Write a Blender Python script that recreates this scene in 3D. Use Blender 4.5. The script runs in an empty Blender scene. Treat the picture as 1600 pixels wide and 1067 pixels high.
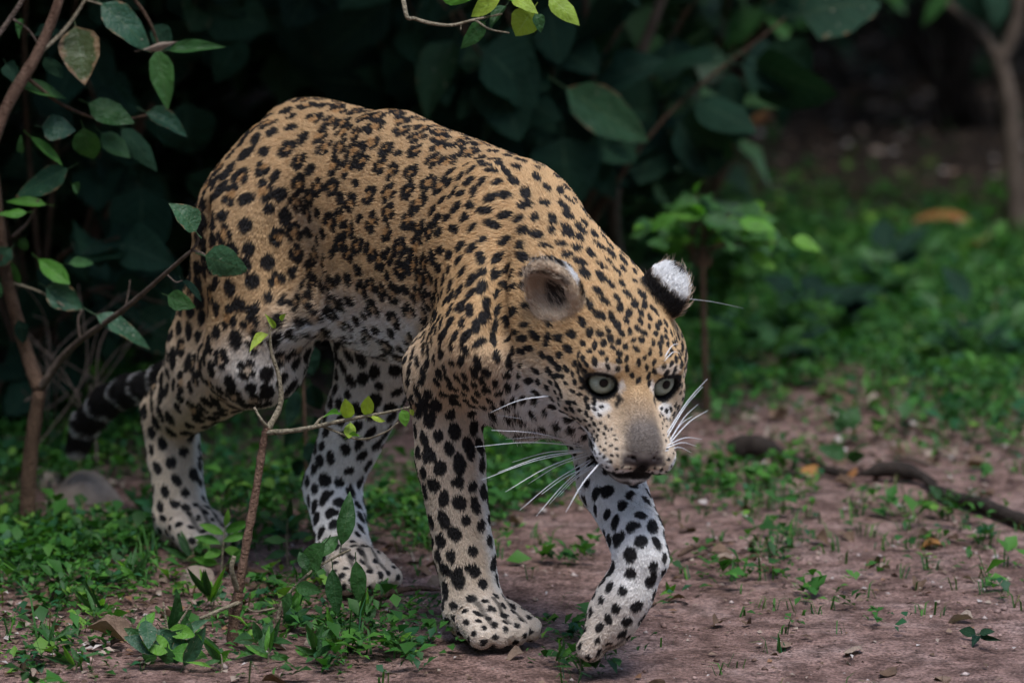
import bpy, math, random
import numpy as np
from mathutils import Vector, Matrix, Euler

# ------------------------------------------------------------------ camera
CAM_PITCH = math.radians(10.0)
CAM_LOC = Vector((0.0522, -9.0, 1.9989))
F_PX = 10592.0                       # focal length in photo pixels (1600 wide)
scene = bpy.context.scene
COL = scene.collection
cam_data = bpy.data.cameras.new('camera')
cam_data.sensor_width = 36.0
cam_data.lens = 36.0 * F_PX / 1600.0
cam_data.clip_start = 0.1
cam_data.clip_end = 400.0
cam_data.dof.use_dof = True
cam_data.dof.focus_distance = 9.16
cam_data.dof.aperture_fstop = 3.7
camera = bpy.data.objects.new('camera', cam_data)
COL.objects.link(camera)
camera.location = CAM_LOC
camera.rotation_euler = (math.radians(90) - CAM_PITCH, 0, 0)
scene.camera = camera

# ------------------------------------------------------------------ sky, sun, exposure
SUN_ELEV, SUN_AZ = math.radians(66), math.radians(165)     # azimuth measured like a compass, +Y = north
world = bpy.data.worlds.new('World')
scene.world = world
world.use_nodes = True
wn = world.node_tree
wn.nodes.clear()
sky = wn.nodes.new('ShaderNodeTexSky')
sky.sky_type = 'NISHITA'
sky.sun_disc = False
sky.sun_elevation = SUN_ELEV
sky.sun_rotation = SUN_AZ
bg = wn.nodes.new('ShaderNodeBackground')
bg.inputs['Strength'].default_value = 0.15
wo = wn.nodes.new('ShaderNodeOutputWorld')
wn.links.new(sky.outputs[0], bg.inputs[0])
wn.links.new(bg.outputs[0], wo.inputs[0])
sun_data = bpy.data.lights.new('sun', 'SUN')
sun_data.energy = 1.0
sun_data.angle = math.radians(22)
sun_data.color = (1.0, 0.98, 0.955)
sun = bpy.data.objects.new('sun', sun_data)
COL.objects.link(sun)
sdir = Vector((math.sin(SUN_AZ) * math.cos(SUN_ELEV), math.cos(SUN_AZ) * math.cos(SUN_ELEV), math.sin(SUN_ELEV)))
sun.rotation_euler = sdir.to_track_quat('Z', 'Y').to_euler()
scene.view_settings.view_transform = 'Standard'
scene.view_settings.look = 'None'
scene.view_settings.exposure = 1.42
scene.view_settings.gamma = 1.0
scene.render.engine = 'CYCLES'
scene.cycles.use_denoising = True
scene.cycles.max_bounces = 5
scene.cycles.transparent_max_bounces = 5
scene.cycles_curves.shape = 'RIBBONS'

rng = np.random.default_rng(7)
random.seed(7)

# ------------------------------------------------------------------ helpers
_cp, _sp = math.cos(CAM_PITCH), math.sin(CAM_PITCH)
def P(px, py, Y):
    """World point at depth Y seen at photo pixel (px, py): used to read real positions off the photograph."""
    x, y = (px - 800.0) / F_PX, -(py - 533.5) / F_PX
    d = Vector((x, _cp + y * _sp, -_sp + y * _cp))
    t = (Y - CAM_LOC.y) / d.y
    return CAM_LOC + d * t
def G(px, py, z=0.0):
    """World point on the level z seen at photo pixel."""
    x, y = (px - 800.0) / F_PX, -(py - 533.5) / F_PX
    d = Vector((x, _cp + y * _sp, -_sp + y * _cp))
    t = (z - CAM_LOC.z) / d.z
    return CAM_LOC + d * t

def tag(o, label=None, cat=None, group=None, kind=None):
    if label: o['label'] = label
    if cat: o['category'] = cat
    if group: o['group'] = group
    if kind: o['kind'] = kind
    return o
def empty(name, loc=(0, 0, 0), rz=0.0):
    o = bpy.data.objects.new(name, None)
    o.empty_display_size = 0.05
    COL.objects.link(o)
    o.location = loc
    o.rotation_euler = (0, 0, rz)
    return o
def link(name, data, parent=None, mat=None):
    o = bpy.data.objects.new(name, data)
    COL.objects.link(o)
    if parent: o.parent = parent
    if mat and not data.materials: data.materials.append(mat)
    return o
def mesh_np(name, verts, faces, smooth=True):
    """faces: (n,3) or (n,4) int array"""
    me = bpy.data.meshes.new(name)
    verts = np.asarray(verts, dtype=np.float32)
    faces = np.asarray(faces, dtype=np.int32)
    n, k = faces.shape
    me.vertices.add(len(verts)); me.vertices.foreach_set('co', verts.ravel())
    me.loops.add(n * k); me.loops.foreach_set('vertex_index', faces.ravel())
    me.polygons.add(n)
    me.polygons.foreach_set('loop_start', np.arange(0, n * k, k, dtype=np.int32))
    try: me.polygons.foreach_set('loop_total', np.full(n, k, dtype=np.int32))
    except Exception: pass
    if smooth: me.polygons.foreach_set('use_smooth', np.ones(n, dtype=bool))
    me.update(calc_edges=True)
    return me
def color_attr(me, cols, name='col', domain='POINT'):
    a = me.attributes.new(name, 'FLOAT_COLOR', domain)
    c = np.ones((len(cols), 4), dtype=np.float32); c[:, :3] = cols
    a.data.foreach_set('color', c.ravel())

# numpy gradient-ish value noise
_perm = np.random.default_rng(3).random((64, 64, 64)).astype(np.float32)
def vnoise(p, freq, seed=0):
    q = np.asarray(p, dtype=np.float32) * freq + 17.3 * (seed + 1)
    i = np.floor(q).astype(np.int64); f = q - i
    f = f * f * (3 - 2 * f)
    r = 0
    for dx in (0, 1):
        for dy in (0, 1):
            for dz in (0, 1):
                w = (f[:, 0] if dx else 1 - f[:, 0]) * (f[:, 1] if dy else 1 - f[:, 1]) * (f[:, 2] if dz else 1 - f[:, 2])
                r = r + w * _perm[(i[:, 0] + dx) & 63, (i[:, 1] + dy) & 63, (i[:, 2] + dz) & 63]
    return r * 2 - 1
def fbm(p, freq, oct=3, seed=0):
    s, a, t = 0, 1.0, 0
    for o in range(oct):
        s = s + a * vnoise(p, freq * 2 ** o, seed + o); t += a; a *= 0.5
    return s / t
def sstep(a, b, x):
    t = np.clip((x - a) / (b - a), 0, 1)
    return t * t * (3 - 2 * t)

# ------------------------------------------------------------------ materials
class NT:
    def __init__(s, name):
        s.m = bpy.data.materials.new(name); s.m.use_nodes = True
        s.t = s.m.node_tree; s.b = s.t.nodes['Principled BSDF']; s.out = s.t.nodes['Material Output']
    def n(s, typ, **kw):
        nd = s.t.nodes.new(typ)
        for k, v in kw.items(): setattr(nd, k, v)
        return nd
    def l(s, a, b): s.t.links.new(a, b)
    def noise(s, scale, detail=4, rough=0.55, vec=None, dist=0.0):
        nd = s.n('ShaderNodeTexNoise'); nd.inputs['Scale'].default_value = scale
        nd.inputs['Detail'].default_value = detail; nd.inputs['Roughness'].default_value = rough
        nd.inputs['Distortion'].default_value = dist
        if vec is not None: s.l(vec, nd.inputs['Vector'])
        return nd.outputs['Fac']
    def ramp(s, fac, stops):
        nd = s.n('ShaderNodeValToRGB'); cr = nd.color_ramp
        while len(cr.elements) > 1: cr.elements.remove(cr.elements[0])
        cr.elements[0].position = stops[0][0]; cr.elements[0].color = (*stops[0][1], 1)
        for p, c in stops[1:]:
            e = cr.elements.new(p); e.color = (*c, 1)
        s.l(fac, nd.inputs[0]); return nd.outputs[0]
    def mix(s, fac, a, b, blend='MIX'):
        nd = s.n('ShaderNodeMix', data_type='RGBA', blend_type=blend)
        for sock, v in ((nd.inputs[0], fac), (nd.inputs[6], a), (nd.inputs[7], b)):
            if hasattr(v, 'is_linked'): s.l(v, sock)
            elif isinstance(v, (int, float)): sock.default_value = v
            else: sock.default_value = (*v, 1)
        return nd.outputs[2]
    def math(s, op, a, b=None, c=None, clamp=False):
        nd = s.n('ShaderNodeMath', operation=op, use_clamp=clamp)
        for i, v in enumerate((a, b, c)):
            if v is None: continue
            if hasattr(v, 'is_linked'): s.l(v, nd.inputs[i])
            else: nd.inputs[i].default_value = v
        return nd.outputs[0]
    def bump(s, h, strength=0.5, dist=0.01):
        nd = s.n('ShaderNodeBump'); nd.inputs['Strength'].default_value = strength
        nd.inputs['Distance'].default_value = dist
        s.l(h, nd.inputs['Height']); s.l(nd.outputs[0], s.b.inputs['Normal'])
    def set(s, **kw):
        for k, v in kw.items():
            s.b.inputs[k.replace('_', ' ')].default_value = v
        return s
# ================================================================== LEOPARD
# body-frame coordinates: u forward, v to the animal's left, z up (metres)
LEO_ROT = math.radians(-56.0)
LEO_LOC = Vector((0.0330, 0.0584, 0.0))
leopard = empty('leopard', LEO_LOC, LEO_ROT)
tag(leopard, 'spotted leopard prowling with lowered head and one forepaw lifted', 'leopard')

REG = ['torso', 'belly', 'haunch', 'hindleg', 'shoulder', 'foreleg', 'farleg', 'neck', 'throat', 'head', 'ear', 'tail', 'paw']
RI = {n: i for i, n in enumerate(REG)}
prims = []      # (kind, data, k, op, region, flow)
def V(*a): return np.array(a, dtype=np.float32)
def rc(a, ra, b, rb, reg, k=0.03, op=1, flow=None):
    a, b = V(*a), V(*b)
    if flow is None: flow = b - a
    prims.append(('rc', (a, ra, b, rb), k, op, RI[reg], V(*flow)))
def el(c, r, reg, k=0.03, op=1, flow=(-1, 0, -0.3), R=None):
    R = np.eye(3, dtype=np.float32) if R is None else R
    prims.append(('el', (V(*c), V(*r), R), k, op, RI[reg], V(*flow)))
def rot(ax, deg):
    return np.array(Matrix.Rotation(math.radians(deg), 3, ax), dtype=np.float32)

# ---- trunk
BACK = (-1, 0, -0.35)
el((-0.07, 0, 0.505), (0.20, 0.110, 0.148), 'torso', 0.03, flow=BACK)
el((0.08, 0, 0.470), (0.12, 0.096, 0.135), 'torso', 0.05, flow=BACK)
el((0.06, 0, 0.405), (0.10, 0.074, 0.115), 'throat', 0.05, flow=(-0.4, 0, -1))
el((-0.31, 0, 0.552), (0.24, 0.100, 0.118), 'torso', 0.06, flow=BACK)
el((-0.24, 0, 0.445), (0.21, 0.088, 0.098), 'belly', 0.06, flow=BACK)
el((-0.450, 0, 0.555), (0.124, 0.092, 0.112), 'haunch', 0.06, flow=BACK)
rc((0.03, 0, 0.594), 0.045, (-0.25, 0, 0.626), 0.050, 'torso', 0.05)
rc((-0.25, 0, 0.626), 0.050, (-0.49, 0, 0.614), 0.052, 'torso', 0.02)
rc((-0.49, 0, 0.610), 0.05, (-0.58, 0, 0.555), 0.045, 'haunch', 0.04)
# ---- shoulder blades and upper arms
for s in (-1, 1):
    el((0.045, s * (0.040 - 0.006 * s), 0.536 - 0.006 * s), (0.070, 0.042, 0.112), 'shoulder', 0.018, flow=(-0.5, 0, -1), R=rot('Y', -14))
    el((0.095, s * 0.084, 0.452), (0.074, 0.046, 0.100), 'shoulder', 0.022, flow=(-0.4, 0, -1))
    rc((-0.34, s * 0.076, 0.41), 0.028, (-0.44, s * 0.096, 0.37), 0.034, 'belly', 0.05)
rc((0.110, -0.090, 0.43), 0.064, (0.006, -0.088, 0.372), 0.052, 'shoulder', 0.032, flow=(-0.3, 0, -1))
rc((0.130, 0.088, 0.42), 0.062, (0.155, 0.072, 0.345), 0.050, 'shoulder', 0.04, flow=(0.2, 0, -1))
# ---- near foreleg (planted)
rc((0.002, -0.089, 0.370), 0.047, (0.003, -0.080, 0.25), 0.044, 'foreleg', 0.03)
rc((0.003, -0.080, 0.25), 0.044, (0.016, -0.066, 0.12), 0.0375, 'foreleg', 0.010)
rc((0.016, -0.066, 0.12), 0.0385, (0.032, -0.062, 0.055), 0.037, 'foreleg', 0.010)
# ---- far foreleg (lifted, folded at the wrist)
rc((0.150, 0.064, 0.345), 0.050, (0.215, 0.038, 0.238), 0.042, 'farleg', 0.03)
rc((0.215, 0.038, 0.238), 0.042, (0.308, 0.012, 0.188), 0.035, 'farleg', 0.010)
rc((0.308, 0.012, 0.188), 0.035, (0.331, 0.006, 0.160), 0.034, 'farleg', 0.008)
rc((0.331, 0.006, 0.160), 0.034, (0.326, -0.008, 0.120), 0.030, 'farleg', 0.008)
rc((0.326, -0.008, 0.120), 0.030, (0.310, -0.020, 0.086), 0.029, 'farleg', 0.008)
# ---- near hind leg
el((-0.460, -0.072, 0.50), (0.104, 0.060, 0.148), 'haunch', 0.028, flow=(-0.5, 0, -1))
rc((-0.47, -0.070, 0.50), 0.092, (-0.465, -0.094, 0.325), 0.062, 'haunch', 0.05, flow=(-0.4, 0, -1))
rc((-0.512, -0.062, 0.50), 0.072, (-0.640, -0.070, 0.315), 0.052, 'haunch', 0.06, flow=(-0.3, 0, -1))
rc((-0.48, -0.094, 0.315), 0.056, (-0.735, -0.070, 0.195), 0.038, 'haunch', 0.05, flow=(-0.5, 0, -1))
rc((-0.65, -0.070, 0.30), 0.040, (-0.765, -0.068, 0.195), 0.026, 'haunch', 0.03, flow=(-0.3, 0, -1))
rc((-0.765, -0.068, 0.190), 0.027, (-0.745, -0.068, 0.13), 0.033, 'hindleg', 0.02)
rc((-0.745, -0.068, 0.175), 0.036, (-0.722, -0.068, 0.055), 0.036, 'hindleg', 0.012)
# ---- far hind leg (stepping forward under the belly)
el((-0.49, 0.070, 0.50), (0.120, 0.058, 0.145), 'haunch', 0.05, flow=(-0.5, 0, -1))
rc((-0.48, 0.065, 0.50), 0.090, (-0.365, 0.062, 0.335), 0.062, 'haunch', 0.05, flow=(0, 0, -1))
rc((-0.370, 0.060, 0.335), 0.058, (-0.452, 0.022, 0.130), 0.037, 'farleg', 0.03)
rc((-0.475, 0.022, 0.120), 0.028, (-0.430, 0.018, 0.085), 0.034, 'farleg', 0.02)
rc((-0.452, 0.022, 0.120), 0.036, (-0.370, -0.012, 0.050), 0.036, 'farleg', 0.012)

def paw(base, d, spread=0.0262, tl=0.040, up=0.022, rs=1.0):
    """toes: four rounded knuckles fanned round direction d (u,v), plus the palm. tilt: vertical drop of the toes."""
    d = np.array(d, dtype=np.float32); d /= np.linalg.norm(d)
    side = np.array([-d[1], d[0], 0], dtype=np.float32) if abs(d[2]) < 0.9 else np.array([0, 1, 0], dtype=np.float32)
    side /= np.linalg.norm(side)
    b = np.array(base, dtype=np.float32)
    nrm = np.cross(d, side)
    rc(b - d * 0.02, 0.035 * rs, b + d * 0.020, 0.034 * rs, 'paw', 0.022, flow=d)
    for i, (o, ln) in enumerate(((-1.5, 0.80), (-0.5, 1.0), (0.5, 1.0), (1.5, 0.80))):
        a0 = b + side * o * spread * 0.80 + d * 0.02 + nrm * 0.004
        a1 = b + side * o * spread * 1.0 + d * (0.026 + tl * ln) - nrm * up * 0.45
        rc(a0, 0.0185 * rs, a1, 0.0172 * rs, 'paw', 0.007, flow=d)
        # knuckle groove between toes
    PAWS.append((b, d, side, nrm, spread, tl))
    return b, d
PAWS = []
paw((0.052, -0.064, 0.036), (1, 0.02, 0))
paw((-0.700, -0.068, 0.036), (1, 0.0, 0), spread=0.022)
paw((-0.335, -0.024, 0.036), (1, -0.15, 0), spread=0.022)
paw((0.309, -0.021, 0.082), (-0.36, -0.27, -0.89), spread=0.0165, tl=0.032, up=-0.012, rs=0.86)
# ---- neck
rc((0.03, 0, 0.530), 0.098, (0.20, -0.008, 0.462), 0.084, 'neck', 0.05, flow=(-1, 0, 0.0))
rc((0.13, -0.004, 0.496), 0.074, (0.25, -0.012, 0.448), 0.070, 'neck', 0.05, flow=(-1, 0, 0.0))
rc((0.11, 0, 0.388), 0.074, (0.21, -0.012, 0.375), 0.060, 'throat', 0.06, flow=(-0.3, 0, -1))
# ---- hollows between the muscles
for s in (-1, 1):
    rc((-0.030, s * 0.118, 0.620), 0.010, (-0.052, s * 0.132, 0.440), 0.012, 'torso', 0.035, -1)
    rc((0.125, s * 0.080, 0.590), 0.008, (0.165, s * 0.108, 0.450), 0.012, 'neck', 0.035, -1)
    el((-0.350, s * 0.122, 0.480), (0.040, 0.022, 0.070), 'torso', 0.045, -1)
    rc((-0.500, s * 0.150, 0.520), 0.010, (-0.545, s * 0.140, 0.360), 0.010, 'haunch', 0.035, -1)
rc((0.045, -0.128, 0.30), 0.006, (0.055, -0.115, 0.16), 0.006, 'foreleg', 0.025, -1)
# ---- tail
tail_pts = [(-0.57, 0.0, 0.575), (-0.66, 0.010, 0.52), (-0.735, 0.016, 0.41), (-0.80, 0.016, 0.31), (-0.855, 0.010, 0.235),
            (-0.915, 0.0, 0.200), (-0.975, -0.004, 0.186), (-1.03, -0.008, 0.162), (-1.085, -0.012, 0.120), (-1.11, -0.014, 0.08)]
tail_r = [0.040, 0.029, 0.023, 0.021, 0.021, 0.021, 0.021, 0.021, 0.020, 0.015]
for i in range(len(tail_pts) - 1):
    rc(tail_pts[i], tail_r[i], tail_pts[i + 1], tail_r[i + 1], 'tail', 0.03 if i == 0 else 0.005)

# ---- head: its own frame, x to the animal's left, y forward, z up, origin midway between the eyes
HS = 1.05
HEAD_O = V(0.336, -0.014, 0.398)
HEAD_YAW, HEAD_PITCH, HEAD_ROLL = math.radians(-19.0), math.radians(22.0), math.radians(-5.0)
_f = V(math.cos(HEAD_YAW) * math.cos(HEAD_PITCH), math.sin(HEAD_YAW) * math.cos(HEAD_PITCH), -math.sin(HEAD_PITCH))
_l = V(-math.sin(HEAD_YAW), math.cos(HEAD_YAW), 0)
_u = np.cross(_f, _l)
_l, _u = _l * math.cos(HEAD_ROLL) + _u * math.sin(HEAD_ROLL), _u * math.cos(HEAD_ROLL) - _l * math.sin(HEAD_ROLL)
HR = np.stack([_l, _f, _u], axis=1).astype(np.float32)            # columns: head axes in body frame
MUZ0, MUZK = 0.020, 0.85                 # short muzzle: everything ahead of the eyes is drawn in
def hp(p):
    p = np.array(p, dtype=np.float32)
    if p[1] > MUZ0: p[1] = MUZ0 + (p[1] - MUZ0) * MUZK
    return HEAD_O + HR @ (p * HS)
def hv(p): return HR @ np.array(p, dtype=np.float32)
def hrc(a, ra, b, rb, k=0.02, op=1, flow=(0, -1, 0), reg='head'):
    rc(hp(a), ra * HS, hp(b), rb * HS, reg, k, op, flow=hv(flow))
def hel(c, r, k=0.02, op=1, flow=(0, -1, 0), R=None, reg='head'):
    R = np.eye(3, dtype=np.float32) if R is None else R
    el(hp(c), tuple(np.array(r) * HS), reg, k, op, flow=hv(flow), R=HR @ R)

HEAD_START = len(prims)
EYE_C = {s: V(s * 0.0375, -0.006, 0.0) for s in (-1, 1)}
EYE_R = 0.0196
EYE_OUT = math.radians(17)
hel((0, -0.085, 0.020), (0.070, 0.085, 0.056), flow=(0, -1, 0.1))
hel((0, -0.040, 0.016), (0.060, 0.055, 0.042), flow=(0, -1, 0.3))
hrc((0, -0.012, 0.000), 0.027, (0, 0.080, -0.037), 0.0222, flow=(0, -1, 0.3))
hel((0, 0.058, -0.056), (0.037, 0.050, 0.030))
hel((0, 0.094, -0.046), (0.0240, 0.014, 0.0140), 0.012)
hel((0, 0.066, -0.090), (0.027, 0.026, 0.017), 0.012)
hel((0, 0.010, -0.082), (0.040, 0.060, 0.030), 0.02)
for s in (-1, 1):
    hel((s * 0.040, -0.012, 0.0235), (0.027, 0.026, 0.0145), 0.018, flow=(s * 0.3, -1, 0.5))
    hel((s * 0.051, -0.050, -0.028), (0.032, 0.052, 0.042), 0.03, flow=(s * 0.5, -1, 0))
    hel((s * 0.058, -0.092, -0.030), (0.042, 0.038, 0.058), 0.03, flow=(s * 0.4, -1, -0.3))
    hrc((s * 0.043, -0.022, -0.036), 0.029, (s * 0.026, 0.036, -0.050), 0.022, 0.022, flow=(s * 0.3, -1, -0.2))
    hel((s * 0.0265, 0.070, -0.063), (0.0250, 0.036, 0.0245), 0.008, flow=(s * 0.5, -0.8, -0.4))
    ax = V(s * math.sin(EYE_OUT), math.cos(EYE_OUT), 0.02)
    c = EYE_C[s]
    prims.append(('rc', (hp(c), (EYE_R + 0.0042) * HS, hp(c + ax * 0.001), (EYE_R + 0.0042) * HS), 0.012, 1, RI['head'], hv((s * 0.3, -1, 0.1))))
NECK_J = len(prims)
rc(hp((0, -0.10, 0.0)), 0.056, hp((0, -0.16, 0.0)), 0.072, 'neck', 0.04, flow=(-1, 0, 0))
rc(hp((0, -0.08, -0.06)), 0.045, hp((0, -0.15, -0.05)), 0.062, 'throat', 0.04, flow=(-1, 0, -0.5))
# ears: cupped shells. (ear base, pointing up-axis, opening direction)
EARS = {}
def ear(s, c, upv, openv):
    upv = np.array(upv, dtype=np.float32); upv /= np.linalg.norm(upv)
    ov = np.array(openv, dtype=np.float32); ov -= upv * ov.dot(upv); ov /= np.linalg.norm(ov)
    sv = np.cross(ov, upv)
    R = np.stack([sv, ov, upv], axis=1).astype(np.float32)
    EARS[s] = (np.array(c, dtype=np.float32), R)
    c = np.array(c, dtype=np.float32)
    es = 1.16 if s < 0 else 1.0
    hel(c, (0.0335 * es, 0.0190 * es, 0.0390 * es), 0.010, flow=upv * 1.0, R=R, reg='ear')
    hel(c + (ov * 0.0150 + upv * 0.0035) * es, (0.0270 * es, 0.0195 * es, 0.0330 * es), 0.005, op=-1, flow=upv, R=R, reg='ear')
ear(-1, (-0.096, -0.086, 0.080), (-0.40, 0.0, 1.0), (-0.72, 0.70, -0.05))
ear(1, (0.054, -0.094, 0.076), (0.42, -0.05, 1.0), (0.85, -0.55, 0.0))
# eye openings, mouth line, nostrils
for s in (-1, 1):
    ax = V(s * math.sin(EYE_OUT), math.cos(EYE_OUT), 0.04); ax /= np.linalg.norm(ax)
    sx = np.cross(ax, V(0, 0, 1)); sx /= np.linalg.norm(sx); uz = np.cross(sx, ax)
    R = np.stack([sx, ax, uz], axis=1) @ rot('Y', s * 8)
    hel(EYE_C[s] + ax * 0.020 + V(0, 0, -0.0018), (0.0210, 0.023, 0.0172), 0.003, op=-1, R=R.astype(np.float32))
    rc(hp(EYE_C[s]), (EYE_R + 0.0006) * HS, hp(EYE_C[s] + ax * 0.001), (EYE_R + 0.0006) * HS, 'head', 0.001, -1)
MOUTH = [(0, 0.112, -0.060), (0, 0.108, -0.078), (0.020, 0.097, -0.088), (0.038, 0.070, -0.087), (0.050, 0.030, -0.078)]
hrc(MOUTH[0], 0.002, MOUTH[1], 0.003, 0.006, -1)
for s in (-1, 1):
    for a, b in zip(MOUTH[1:-1], MOUTH[2:]):
        hrc((s * a[0], a[1], a[2]), 0.003, (s * b[0], b[1], b[2]), 0.003, 0.006, -1)
    hrc((s * 0.012, 0.110, -0.050), 0.003, (s * 0.022, 0.100, -0.050), 0.003, 0.003, -1)

def sd(prim, p):
    kind, data = prim[0], prim[1]
    if kind == 'el':
        c, r, R = data
        q = (p - c) @ R
        k0 = np.sqrt(((q / r) ** 2).sum(-1)); k1 = np.sqrt(((q / (r * r)) ** 2).sum(-1))
        return np.where(k1 > 1e-6, k0 * (k0 - 1) / np.maximum(k1, 1e-6), -r.min())
    a, ra, b, rb = data
    ba = b - a; l2 = ba.dot(ba); rr = ra - rb; a2 = l2 - rr * rr; il2 = 1 / l2
    pa = p - a; y = pa @ ba; z = y - l2
    w = pa * l2 - y[..., None] * ba
    x2 = (w * w).sum(-1); y2 = y * y * l2; z2 = z * z * l2
    k = np.sign(rr) * rr * rr * x2
    d3 = (np.sqrt(np.maximum(x2 * a2 * il2, 0)) + y * rr) * il2 - ra
    d = d3
    c1 = np.sign(z) * a2 * z2 > k
    c2 = np.sign(y) * a2 * y2 < k
    d = np.where(c2, np.sqrt(x2 + y2) * il2 - ra, d)
    d = np.where(c1, np.sqrt(x2 + z2) * il2 - rb, d)
    return d
def prim_box(prim):
    if prim[0] == 'el':
        c, r, R = prim[1]
        e = np.sqrt(((R * r) ** 2).sum(1)); return c - e, c + e
    a, ra, b, rb = prim[1]
    return np.minimum(a - ra, b - rb), np.maximum(a + ra, b + rb)

def surface_nets(F, org, h):
    S = F < 0
    nx, ny, nz = F.shape
    cnt = np.zeros((nx - 1, ny - 1, nz - 1), dtype=np.int8)
    for dx in (0, 1):
        for dy in (0, 1):
            for dz in (0, 1):
                cnt += S[dx:nx - 1 + dx, dy:ny - 1 + dy, dz:nz - 1 + dz]
    cells = np.argwhere((cnt > 0) & (cnt < 8))
    idx = np.full(cnt.shape, -1, dtype=np.int32)
    idx[cells[:, 0], cells[:, 1], cells[:, 2]] = np.arange(len(cells))
    acc = np.zeros((len(cells), 3)); num = np.zeros(len(cells))
    corners = [(x, y, z) for x in (0, 1) for y in (0, 1) for z in (0, 1)]
    for ca in corners:
        for ax in range(3):
            if ca[ax]: continue
            cb = list(ca); cb[ax] = 1
            fa = F[cells[:, 0] + ca[0], cells[:, 1] + ca[1], cells[:, 2] + ca[2]]
            fb = F[cells[:, 0] + cb[0], cells[:, 1] + cb[1], cells[:, 2] + cb[2]]
            m = (fa < 0) != (fb < 0)
            t = np.where(m, fa / np.where(m, fa - fb, 1), 0)
            pt = np.tile(np.array(ca, dtype=float), (len(cells), 1)); pt[:, ax] = t
            acc += pt * m[:, None]; num += m
    verts = (cells + acc / num[:, None]) * h + org
    quads = []
    for ax in range(3):
        o1, o2 = [(1, 2), (2, 0), (0, 1)][ax]
        sl0 = [slice(1, -1)] * 3; sl1 = [slice(1, -1)] * 3
        sl0[ax] = slice(0, -1); sl1[ax] = slice(1, None)
        A, B = S[tuple(sl0)], S[tuple(sl1)]
        e = np.argwhere(A != B)
        base = e.copy(); base[:, o1] += 1; base[:, o2] += 1
        flip = A[e[:, 0], e[:, 1], e[:, 2]]
        def cid(d1, d2):
            c = base.copy(); c[:, o1] += d1; c[:, o2] += d2
            return idx[c[:, 0], c[:, 1], c[:, 2]]
        q = np.stack([cid(-1, -1), cid(0, -1), cid(0, 0), cid(-1, 0)], axis=1)
        q[~flip] = q[~flip][:, ::-1]
        quads.append(q)
    return verts.astype(np.float32), np.concatenate(quads)

VOX = 0.003
def build_field():
    lo = np.min([prim_box(p)[0] for p in prims], axis=0) - 0.03
    hi = np.max([prim_box(p)[1] for p in prims], axis=0) + 0.03
    n = np.ceil((hi - lo) / VOX).astype(int) + 1
    axs = [lo[i] + VOX * np.arange(n[i], dtype=np.float32) for i in range(3)]
    def run(ps):
        F = np.full(n, 1.0, dtype=np.float32)
        for p in ps:
            a, b = prim_box(p)
            pad = p[2] * 1.3 + 0.016
            i0 = np.maximum(((a - pad - lo) / VOX).astype(int), 0)
            i1 = np.minimum(((b + pad - lo) / VOX).astype(int) + 2, n)
            g = np.stack(np.meshgrid(*[axs[i][i0[i]:i1[i]] for i in range(3)], indexing='ij'), axis=-1)
            d = sd(p, g).astype(np.float32)
            sl = tuple(slice(i0[i], i1[i]) for i in range(3))
            f = F[sl]; k = p[2]
            if p[3] == 1:
                hh = np.maximum(k - np.abs(f - d), 0) / k
                F[sl] = np.minimum(f, d) - hh * hh * k * 0.25
            else:
                d = -d
                hh = np.maximum(k - np.abs(f - d), 0) / k
                F[sl] = np.maximum(f, d) + hh * hh * k * 0.25
        return F
    body_p = prims[:HEAD_START] + prims[NECK_J:NECK_J + 2]
    head_p = prims[HEAD_START:NECK_J] + prims[NECK_J + 2:]
    A, B = run(body_p), run(head_p)
    k = 0.016
    hh = np.maximum(k - np.abs(A - B), 0) / k
    return np.minimum(A, B) - hh * hh * k * 0.25, lo
F_, lo_ = build_field()
bv, bq = surface_nets(F_, lo_, VOX)
# keep the paws on the ground
bv[:, 2] = np.maximum(bv[:, 2], 0.002)

def scat(idx, vals, n):
    return np.stack([np.bincount(idx, weights=vals[:, k], minlength=n) for k in range(vals.shape[1])], axis=1)
def tri_normals(v, q):
    n = np.cross(v[q[:, 2]] - v[q[:, 0]], v[q[:, 3]] - v[q[:, 1]])
    vn = sum(scat(q[:, i], n, len(v)) for i in range(4))
    return (vn / np.maximum(np.linalg.norm(vn, axis=1, keepdims=True), 1e-9)).astype(np.float32)
_ea = np.concatenate([bq[:, i] for i in range(4)] + [bq[:, (i + 1) % 4] for i in range(4)])
_eb = np.concatenate([bq[:, (i + 1) % 4] for i in range(4)] + [bq[:, i] for i in range(4)])
_cnt = np.bincount(_ea, minlength=len(bv)).astype(np.float32)[:, None]
def umbrella(v, q, lam):
    return (v + lam * (scat(_ea, v[_eb], len(v)) / _cnt - v)).astype(np.float32)
bv = umbrella(umbrella(bv, bq, 0.5), bq, -0.52).astype(np.float32)
bn = tri_normals(bv, bq)

# per-vertex blends of region and fur direction
W = np.zeros((len(bv), len(REG)), dtype=np.float32); FL = np.zeros((len(bv), 3), dtype=np.float32)
for p in prims:
    if p[3] != 1: continue
    a, b = prim_box(p); pad = 0.06
    m = np.all((bv > a - pad) & (bv < b + pad), axis=1)
    if not m.any(): continue
    d = sd(p, bv[m])
    w = np.exp(-np.maximum(d, 0) / 0.010) * (d < 0.055)
    W[m, p[4]] += w
    fl = p[5] / max(np.linalg.norm(p[5]), 1e-6)
    FL[m] += w[:, None] * fl
W /= np.maximum(W.sum(1, keepdims=True), 1e-6)
for _ in range(6): FL = umbrella(FL, bq, 0.6)
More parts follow.
